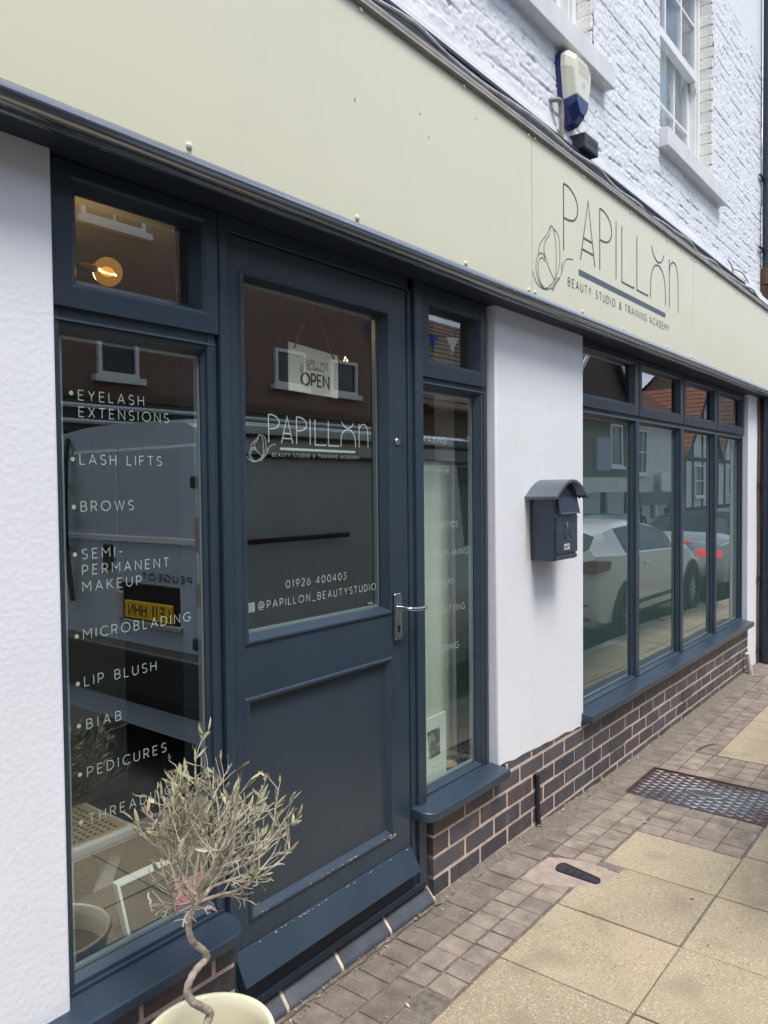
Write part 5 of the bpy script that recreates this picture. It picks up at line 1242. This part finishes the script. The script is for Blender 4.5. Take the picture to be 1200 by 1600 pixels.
h4 = opposite('white timber framed gable with casement window far down the road', 31.6, 36.6, 2.7, 5.6, 'stucco', 'roof_red', [(33.6, 1.0, 1.2, 1.3)], (31.8, 36.4, -1.8, .3, 'whitepaint', 'timber'), gable=True, zb=-2.1)
h5 = opposite('second white timber framed gable furthest down the road', 36.8, 42.5, 2.6, 6.0, 'stucco', 'roof_tile', [(39.2, 1.0, 1.4, 1.3)], (37, 42.3, -2.1, .2, 'timber', 'timber'), gable=True, zb=-2.4)
for h_, a, b, e, r_ in ((h4, 31.6, 36.6, 2.7, 5.6), (h5, 36.8, 42.5, 2.6, 6.0)):
    mb = MB(); xm = (a+b)/2
    for x in (a+.1, a+1.2, xm-.1, b-1.2, b-.1): mb.box(x-.08, x+.08, -8.0, -7.96, .4, e+(r_-e)*(1-abs(x-xm)/((b-a)/2))-.2)
    for z in (.5, 2.55): mb.box(a, b, -8.0, -7.955, z-.08, z+.08)
    mb.build('timber_frame', 'timber', h_)
opposite('tall brick terrace closing the view down the road', 42.8, 66, 6.0, 9.0, 'redbrick', 'roof_red', [(x, 2.2, 1.1, 1.5) for x in range(45, 65, 4)], (43, 65, -2.6, 0.4, 'shopdark', 'stucco'), zb=-3.2)
ck = thing('brick_chimney', (29.0, -11.2, 5), 'red brick chimney stack above the white rendered house', 'chimney')
mb = MB(); mb.box(28.5, 29.5, -11.8, -10.8, 5.2, 7.6); mb.box(28.42, 29.58, -11.88, -10.72, 7.3, 7.5); mb.build('stack', 'redbrick', ck)
mb = MB()
for y in (-11.55, -11.05): mb.lathe([(.13, 7.6), (.11, 8.0), (.08, 8.0)], 29.0, y, 12)
mb.build('chimney_pots', 'roof_red', ck)
sb = MB().box(21.6, 22.6, -7.98, -7.90, 1.95, 2.95).build('lavender_board', 'lav'); tag(sb, 'lavender notice board on the brown brick gable wall', 'sign board')
hs = MB().box(28.0, 28.9, -7.79, -7.72, 1.30, 1.95).build('hanging_board', 'whitepaint'); tag(hs, 'small white board over the dark shopfront', 'sign board')
# next-door house on this side
opposite_n = thing('neighbour_building', (13, 1, -.3), 'pale rendered house standing next to the shop downhill', 'building')
mb = MB(); mb.box(7.6, 22, .75, 6, -1.2, 2.2); mb.build('wall', 'stucco', opposite_n)
mb = MB(); mb.add([(7.5, .70, 2.2), (22, .70, 2.2), (22, 3.4, 3.3), (7.5, 3.4, 3.3), (7.5, 6.2, 2.2), (22, 6.2, 2.2)], [(0, 1, 2, 3), (3, 2, 5, 4)]); mb.build('roof', 'roof_tile', opposite_n)

# bunting over the road
bt = thing('bunting', (11.6, -6.2, 4.4), 'red white and blue bunting strung across the street', 'bunting')
p0, p1 = Vector((11.6, -7.95, 4.72)), Vector((18.0, -4.6, 4.95)); n = 16
def bpt(t): p = p0.lerp(p1, t); p.z -= t*(1-t)*1.0; return p
mb = MB(); mb.tube([bpt(i/40) for i in range(41)], .008, 5); mb.build('string', 'cable', bt)
for k in range(n):
    a, b = bpt((k+.15)/n), bpt((k+.80)/n); c = (a+b)/2-Vector((0, 0, .34)); d = Vector((0, .004, 0))
    mb = MB(); mb.add([a, b, c, a+d, b+d, c+d], [(0, 1, 2), (5, 4, 3), (0, 3, 4, 1), (1, 4, 5, 2), (2, 5, 3, 0)]); mb.build('flag', ('bluecloth', 'whitecloth', 'redcloth')[k % 3], bt)

# ------------------------------------------------------------------ vehicles
def wheel(parent, x, y, side, r=.315, w=.2):
    wh = thing('wheel', (x, y, r), parent=parent)
    mb = MB(); q = [(r*.62, -w/2), (r*.93, -w/2), (r, -w/2+.03), (r, w/2-.03), (r*.93, w/2), (r*.62, w/2)]
    rings = [[(x+rr*math.cos(a), y+yy, r+rr*math.sin(a)) for a in [2*math.pi*k/32 for k in range(32)]] for rr, yy in q]
    mb.loft(rings+[rings[0]]); mb.build('tyre', 'tyre', wh, smooth=True)
    mb = MB(); yo = y+side*(w/2-.015)
    for k in range(10):
        a = 2*math.pi*k/10; c, s_ = math.cos(a), math.sin(a); t = .022
        mb.add([(x+c*.04-s_*t, yo, r+s_*.04+c*t), (x+c*.04+s_*t, yo, r+s_*.04-c*t), (x+c*r*.63+s_*t*.7, yo-side*.01, r+s_*r*.63-c*t*.7), (x+c*r*.63-s_*t*.7, yo-side*.01, r+s_*r*.63+c*t*.7)], [(0, 1, 2, 3)])
    ri = [[(x+rr*math.cos(a), yo+o, r+rr*math.sin(a)) for a in [2*math.pi*k/32 for k in range(32)]] for rr, o in ((r*.60, 0), (r*.66, .004*side), (r*.66, -.05*side))]
    mb.loft(ri); mb.disc((x, yo, r), .06, 'Y', 16, .012); mb.build('rim', 'alloy', wh)
    MB().disc((x, y+side*(w/2-.075), r), r*.64, 'Y', 28, .02).build('hub', 'trim', wh)
def car(label, loc, paint, L_, W_, prof, belt, side_glass, rear_glass, wind, hw, axles, roofmat=None, name='parked_car', lamp='redlamp', zlow=.20, tumble=.21, sill=.36):
    """hull lofted along x (0 = tail): prof = top line, belt = waistline, hw = half width"""
    c = thing(name, loc, label, 'car', 'cars in the street'); lx, ly, lz = loc
    xs = sorted(set([round(x, 3) for x in np.linspace(0, L_, 64)]+[0.0, L_])); NS = 13
    rows = []
    for x in xs:
        zt, zb, h = interp(x, *prof), interp(x, *belt), interp(x, *hw)*W_/2; zb = min(zb, zt-.02)
        gh = zt-zb; zl = zlow+max(0, .14-x*.5)*.6+max(0, (x-L_+.5))*.12
        rh = h-.05-tumble*min(1, gh/.42)
        pts = [(h*.86, zl), (h*.975, zl+.08), (h, lerp(zl, zb, .45)), (h*.995, lerp(zl, zb, .75)), (h*.965, zb-.015), (h*.945, zb), (lerp(h*.935, rh, .5), lerp(zb, zt-.05, .5)+.01), (rh, zt-min(.05, gh*.35)), (rh*.86, zt-min(.015, gh*.12)), (rh*.45, zt), (0, zt+.008)]
        rows.append([(y, z) for y, z in pts])
    half = len(rows[0]); body, glass, roof = MB(), MB(), MB()
    gset = []
    for i in range(len(xs)-1):
        xm = (xs[i]+xs[i+1])/2
        for j in range(half-1):
            tgt = body
            if j in (5, 6) and any(a < xm < b for a, b in side_glass): tgt = glass
            elif j >= 7 and (rear_glass[0] < xm < rear_glass[1] or (wind[0] < xm < wind[1] and j >= 8)): tgt = glass
            elif roofmat and j >= 5 and rear_glass[0] < xm < wind[1]: tgt = roof
            for sg_ in (1, -1):
                q = [(lx+xs[i]-0, ly+sg_*rows[i][j][0], lz+rows[i][j][1]), (lx+xs[i+1], ly+sg_*rows[i+1][j][0], lz+rows[i+1][j][1]), (lx+xs[i+1], ly+sg_*rows[i+1][j+1][0], lz+rows[i+1][j+1][1]), (lx+xs[i], ly+sg_*rows[i][j+1][0], lz+rows[i][j+1][1])]
                tgt.add(q, [(0, 1, 2, 3)])
    for i in (0, len(xs)-1):
        ring = [(lx+xs[i], ly+y, lz+z) for y, z in rows[i]]+[(lx+xs[i], ly-y, lz+z) for y, z in rows[i][::-1][1:]]; body.poly(ring)
    def fin(mb, nm, m):
        o = mb.build(nm, m, c); bm = bmesh.new(); bm.from_mesh(o.data); bmesh.ops.remove_doubles(bm, verts=bm.verts, dist=.0008); bmesh.ops.recalc_face_normals(bm, faces=bm.faces); bm.to_mesh(o.data); bm.free()
        o.data.polygons.foreach_set('use_smooth', [True]*len(o.data.polygons)); o.data.set_sharp_from_angle(angle=R(38)); return o
    fin(body, 'body', paint); fin(glass, 'window', 'carglass')
    if roofmat: fin(roof, 'soft_top', roofmat)
    for ax in axles:
        for s_ in (1, -1):
            hh = interp(ax, *hw)*W_/2
            MB().disc((lx+ax, ly+s_*(hh-.0215), lz+.335), .375, 'Y', 32, .05).build('wheel_arch', 'trim', c)
    org = ORG[c.name]
    for ax in axles:
        for s_ in (1, -1):
            hh = interp(ax, *hw)*W_/2; o = wheel(c, lx+ax, ly+s_*(hh-.070), s_); 
            wz = bpy.data.objects[[k for k in ORG][-1]] if False else None
    for ch in c.children:
        if ch.name.startswith('wheel') and 'arch' not in ch.name: ch.location.z -= lz*0
    for s_ in (1, -1):
        mb = MB(); xm = wind[0]+.12; hh = interp(xm, *hw)*W_/2
        mb.sphere((lx+xm+.05, ly+s_*(hh+.07), lz+interp(xm, *belt)+.06), .1, 12, 8, (.55, 1.0, .75)); mb.build('mirror', paint if paint != 'silver' else 'trim', c, smooth=True)
    return c
def lift_wheels(c, dz):
    for ch in c.children:
        if ch.type == 'EMPTY' and ch.name.startswith('wheel'): ch.location.z += dz
def lens(c, name, pts, x, m, depth=.03):
    """lamp or plate on the tail: outline in (y, z), proud of x"""
    n = len(pts); mb = MB(); mb.add([(x, a, b) for a, b in pts]+[(x+depth, a, b) for a, b in pts], [tuple(range(n)), tuple(range(2*n-1, n-1, -1))]+[(j, (j+1) % n, n+(j+1) % n, n+j) for j in range(n)]); return mb.build(name, m, c, bevel=.006)

# white coupe at the kerb
wx, wy, wz = 7.35, -2.36, rz(8.5)
wc = car('white three door hatchback parked at the kerb outside the display window', (wx, wy, wz), 'whitecar', 4.25, 1.82,
    ([0, .06, .14, .36, .8, 1.4, 2.0, 2.5, 3.05, 3.6, 4.1, 4.25], [.66, 1.04, 1.10, 1.24, 1.29, 1.31, 1.29, 1.22, 1.0, .93, .78, .55]),
    ([0, .12, .6, 2.9, 3.3, 4.25], [.66, 1.0, .98, .91, .88, .55]), [(.82, 1.28), (1.36, 2.72)], (.10, .36), (2.30, 2.98),
    ([0, .12, .45, .9, 3.4, 3.9, 4.15, 4.25], [.80, .93, .985, 1, 1, .95, .84, .72]), (.80, 3.38))
lift_wheels(wc, wz)
for s_ in (1, -1):
    sx = lambda a: wy+s_*a
    mb = MB(); hull = [(.845, .955), (.60, .915), (.50, .865), (.58, .82), (.845, .81)]
    lens(wc, 'tail_light', [(sx(a), wz+b) for a, b in hull], wx+.03, 'redlamp', .10)
    mb = MB(); mb.add([(wx+.05, sx(.872), wz+.81), (wx+.30, sx(.912), wz+.835), (wx+.34, sx(.915), wz+.93), (wx+.05, sx(.872), wz+.955), (wx+.05, sx(.80), wz+.81), (wx+.30, sx(.88), wz+.835), (wx+.34, sx(.88), wz+.93), (wx+.05, sx(.80), wz+.955)], [(0, 1, 2, 3), (7, 6, 5, 4), (0, 4, 5, 1), (1, 5, 6, 2), (2, 6, 7, 3), (3, 7, 4, 0)]); mb.build('tail_light', 'redlamp', wc, bevel=.02)
    lens(wc, 'reflector', [(sx(.80), wz+.37), (sx(.52), wz+.37), (sx(.52), wz+.33), (sx(.80), wz+.33)], wx-.01, 'redlamp')
lens(wc, 'bumper_diffuser', [(wy-.55, wz+.36), (wy+.55, wz+.36), (wy+.5, wz+.2), (wy-.5, wz+.2)], wx-.012, 'trim')
MB().box(wx+1.1, wx+3.0, wy+.885, wy+.922, wz+.36, wz+.40).build('side_trim', 'trim', wc, bevel=.01)
for xg in (1.34, 2.66): MB().box(wx+xg, wx+xg+.010, wy+.90, wy+.9125, wz+.42, wz+.90).build('door_gap', 'trim', wc)
MB().box(wx+1.52, wx+1.72, wy+.905, wy+.928, wz+.80, wz+.825).build('door_handle', 'whitecar', wc, bevel=.008)
lens(wc, 'bumper_crease', [(wy-.80, wz+.50), (wy+.80, wz+.50), (wy+.80, wz+.485), (wy-.80, wz+.485)], wx-.006, 'trim')
lens(wc, 'number_plate', [(wy-.26, wz+.66), (wy+.26, wz+.66), (wy+.26, wz+.55), (wy-.26, wz+.55)], wx-.012, 'yellowplate')
# silver convertible, braking, further down
cx_, cy_, cz_ = 12.75, -2.46, -.34
cv = car('silver convertible with black soft top and lit brake lights', (cx_, cy_, cz_), 'silver', 4.6, 1.85,
    ([0, .06, .5, .75, 1.3, 1.9, 2.4, 3.0, 3.6, 4.4, 4.6], [.55, .93, .96, 1.02, 1.32, 1.37, 1.33, .98, .93, .80, .55]),
    ([0, .15, .6, 2.9, 3.4, 4.6], [.55, .88, .93, .92, .90, .55]), [(1.35, 2.75)], (.78, 1.22), (2.42, 3.0),
    ([0, .15, .5, 1.0, 3.8, 4.3, 4.6], [.84, .94, .985, 1, 1, .95, .74]), (.98, 3.72), roofmat='softtop')
lift_wheels(cv, cz_)
for s_ in (1, -1):
    lens(cv, 'tail_light', [(cy_+s_*a, cz_+b) for a, b in ((.86, .80), (.50, .82), (.46, .76), (.56, .70), (.86, .70))], cx_+.005, 'brakelamp', .10)
lens(cv, 'brake_light', [(cy_-.36, cz_+.955), (cy_+.36, cz_+.955), (cy_+.36, cz_+.93), (cy_-.36, cz_+.93)], cx_+.02, 'brakelamp', .05)
lens(cv, 'number_plate', [(cy_-.26, cz_+.74), (cy_+.26, cz_+.74), (cy_+.26, cz_+.63), (cy_-.26, cz_+.63)], cx_-.008, 'yellowplate')
lens(cv, 'bumper_diffuser', [(cy_-.7, cz_+.40), (cy_+.7, cz_+.40), (cy_+.65, cz_+.22), (cy_-.65, cz_+.22)], cx_-.008, 'trim')
# dark blue saloon in the far lane
bx_, by_, bz_ = 12.4, -4.45, -.47
bc = car('dark blue car driving in the far lane', (bx_, by_, bz_), 'bluecar', 4.4, 1.8,
    ([0, .06, .5, .9, 1.5, 2.2, 2.7, 3.2, 4.2, 4.4], [.55, .95, 1.0, 1.28, 1.44, 1.43, 1.25, .98, .80, .55]),
    ([0, .2, .6, 3.0, 4.4], [.55, .90, .95, .92, .55]), [(.7, 1.6), (1.68, 2.85)], (.5, 1.0), (2.4, 3.15),
    ([0, .15, .5, 1.0, 3.8, 4.2, 4.4], [.84, .94, .985, 1, 1, .93, .74]), (.85, 3.5)); lift_wheels(bc, bz_)

# grey panel van parked beside the camera: its tail doors and flank show in the door and left window
vx, vy, vz = 2.71, -2.50, rz(4)
vn = thing('grey_van', (vx, vy, vz), 'grey panel van parked at the kerb with its tail towards the door', 'van')
VW, VL, VH = .89, 4.45, 2.12
def vsec(x):
    t = x/VL; h = VW-(.05 if x < .12 else 0)-max(0, x-3.9)*.16; top = VH-(.03*max(0, .3-x)/.3); 
    if x > 2.9: top = VH-.02-.35*min(1, (x-2.9)/.75)**1.4-(.35*max(0, x-3.65)/.8)
    top = max(top, 1.0)
    zl = .28
    return [(h*.92, zl), (h, zl+.14), (h, .78), (h+.012, .82), (h+.012, .90), (h, .94), (h-.005, min(1.20, top-.08)), (h-.012, min(1.24, top-.06)), (h-.06, min(1.76, top-.05)), (h-.11, top-.03), (h-.18, top), (h*.4, top+.03), (0, top+.035)]
xs = list(np.linspace(0, VL, 50)); mb = MB(); gl = MB()
for i in range(len(xs)-1):
    A, B = vsec(xs[i]), vsec(xs[i+1]); xm = (xs[i]+xs[i+1])/2
    for j in range(len(A)-1):
        tgt = gl if (j in (7, 8) and 2.55 < xm < 3.45) or (j >= 9 and 2.95 < xm < 3.62) else mb
        for s_ in (1, -1): tgt.add([(vx+xs[i], vy+s_*A[j][0], vz+A[j][1]), (vx+xs[i+1], vy+s_*B[j][0], vz+B[j][1]), (vx+xs[i+1], vy+s_*B[j+1][0], vz+B[j+1][1]), (vx+xs[i], vy+s_*A[j+1][0], vz+A[j+1][1])], [(0, 1, 2, 3)])
for x in (0, VL): A = vsec(x); mb.poly([(vx+x, vy+y, vz+z) for y, z in A]+[(vx+x, vy-y, vz+z) for y, z in A[::-1][1:]])
for m_, nm, mt in ((mb, 'body', 'vanpaint'), (gl, 'window', 'carglass')):
    o = m_.build(nm, mt, vn); bm = bmesh.new(); bm.from_mesh(o.data); bmesh.ops.remove_doubles(bm, verts=bm.verts, dist=.0008); bmesh.ops.recalc_face_normals(bm, faces=bm.faces); bm.to_mesh(o.data); bm.free(); o.data.polygons.foreach_set('use_smooth', [True]*len(o.data.polygons)); o.data.set_sharp_from_angle(angle=R(35))
for ax in (.75, 3.55):
    for s_ in (1, -1): MB().disc((vx+ax, vy+s_*(VW-.018), vz+.33), .40, 'Y', 32, .05).build('wheel_arch', 'trim', vn); wheel(vn, vx+ax, vy+s_*(VW-.09), s_)
lift_wheels(vn, vz)
E_ = .012
def vbox(nm, y0, y1, z0, z1, m, d=.02, bev=.004): return MB().box(vx-d, vx+.02, vy+y0, vy+y1, vz+z0, vz+z1).build(nm, m, vn, bevel=bev)
for y0, y1, nm in ((-.75, -.006, 'rear_door'), (.006, .75, 'rear_door')): vbox(nm, y0, y1, .66, 1.97, 'vanpaint', .014, .02)
for z in (1.58, 1.16):
    pass
for s_ in (1, -1):
    vbox('tail_light', *sorted((s_*.76, s_*.88)), 1.36, 1.56, 'redlamp', .035, .015); vbox('tail_light', *sorted((s_*.76, s_*.88)), 1.20, 1.355, 'clearlamp', .035, .015); vbox('tail_light', *sorted((s_*.76, s_*.88)), 1.06, 1.195, 'redlamp', .035, .015)
    for z in (1.72, .82): vbox('door_hinge', *sorted((s_*.73, s_*.80)), z, z+.07, 'trim', .04, .01)
vbox('bright_strip', -.76, .78, 1.400, 1.435, 'whitecar', .022, .003)
vbox('plate_recess', .0, .60, .92, 1.16, 'trim', .018, .01); vbox('plate_surround', .05, .62, .90, .935, 'clearlamp', .03, .008); vbox('plate_surround', -.02, .05, .93, 1.10, 'clearlamp', .03, .01)
npl = vbox('number_plate', .07, .54, .945, 1.05, 'yellowplate', .026, .003)
vto = lambda a, b, d: (vx-.0275-d, vy+a, vz+b)
mb = MB(); to_ = lambda a, b, d: vto(-a, b, d)
text(mb, 'LF11 HHN', -.51, .966, .064, .40, .14, 0, sp=.22, to=lambda a, b, d: vto(-a, b, d)); mb.build('number_plate_lettering', 'blackink', vn)
mb = MB(); text(mb, 'PEUGEOT', -.70, 1.185, .036, .46, .20, 0, sp=.3, to=lambda a, b, d: (vx-.016-d, vy-a, vz+b)); mb.build('badge_lettering', 'trim', vn)
vbox('door_handle', -.16, -.06, 1.22, 1.38, 'trim', .03, .012)
mb = MB(); pr = [(-.10, .46), (-.13, .54), (-.12, .78), (.06, .80), (.06, .42)]; mb.loft([[(vx+x, vy+y, vz+z) for x, z in pr] for y in (-.88, .88)], True, True, True); mb.build('bumper', 'trim', vn, bevel=.02)
mb = MB(); mb.box(vx+.12, vx+1.12, vy+VW-.004, vy+VW+.022, vz+1.395, vz+1.425); mb.build('side_rail', 'trim', vn, bevel=.006)
mb = MB(); mb.tube(catmull([(vx-.02, vy-.55, vz+2.05), (vx-.07, vy-.50, vz+1.85), (vx-.09, vy-.48, vz+1.4), (vx-.04, vy-.50, vz+1.0)], 6), .018, 8)
for z in (1.75, 1.35): mb.tube([(vx-.06, vy-.75, vz+z), (vx-.07, vy-.50, vz+z)], .02, 8)
mb.build('rear_ladder', 'trim', vn, smooth=True)
mb = MB()
for z, o_ in ((1.90, -.058), (2.02, -.076)): mb.box(vx+.05, vx+2.9, vy+VW+o_-.03, vy+VW+o_+.010, vz+z, vz+z+.018)
mb.build('roof_gutter', 'trim', vn)

# one walker on the far pavement
def person(label, loc, heading, top, legs):
    P_ = {'pel': (0, 0, .93), 'waist': (0, .01, 1.08), 'chest': (0, .02, 1.30), 'neck': (0, .03, 1.47), 'head0': (0, .05, 1.56), 'head1': (0, .06, 1.68)}
    nodes = [('pel', .135), ('waist', .125), ('chest', .145), ('neck', .055), ('head0', .085), ('head1', .095)]
    vs = [P_[k] for k, _ in nodes]; rs = [r_ for _, r_ in nodes]; es = [(0, 1), (1, 2), (2, 3), (3, 4), (4, 5)]
    def chain(root, pts):
        i = root
        for p_, r_ in pts: vs.append(p_); rs.append(r_); es.append((i, len(vs)-1)); i = len(vs)-1
    for s_ in (1, -1):
        chain(2, [((.19*s_, .02, 1.38), .062), ((.235*s_, -.03+.08*s_, 1.12), .046), ((.23*s_, .06+.14*s_, .88), .036), ((.225*s_, .09+.16*s_, .79), .04)])
        chain(0, [((.10*s_, .02-.02*s_, .86), .095), ((.105*s_, .06-.12*s_, .50), .065), ((.105*s_, -.02-.22*s_, .12), .045), ((.11*s_, .05-.22*s_, .05), .042), ((.115*s_, .17-.22*s_, .035), .035)])
    me = bpy.data.meshes.new('person'); me.from_pydata(vs, es, []); o = bpy.data.objects.new('person', me); COL.objects.link(o)
    sk = o.modifiers.new('skin', 'SKIN'); sk.use_smooth_shade = True
    for i, r_ in enumerate(rs): me.skin_vertices[0].data[i].radius = (r_, r_*.85)
    me.skin_vertices[0].data[0].use_root = True
    o.modifiers.new('sub', 'SUBSURF').levels = 1; o.modifiers['sub'].render_levels = 2
    me.materials.append(M['darkcloth']); o.location = loc; o.rotation_euler = (0, 0, heading); tag(o, label, 'person')
    mb = MB(); mb.sphere((0, .055, 1.66), .108, 14, 10, (.9, 1.0, 1.12)); hd = mb.build('hair', 'darkcloth', None, smooth=True); hd.parent = o
    mb = MB(); mb.sphere((0, .085, 1.635), .092, 14, 10, (.88, 1.0, 1.18)); hd = mb.build('face', 'skin', None, smooth=True); hd.parent = o
person('person in dark clothes walking on the far pavement', (27.7, -7.5, rz(27.7)+.11), R(-80), 'darkcloth', 'darkcloth')
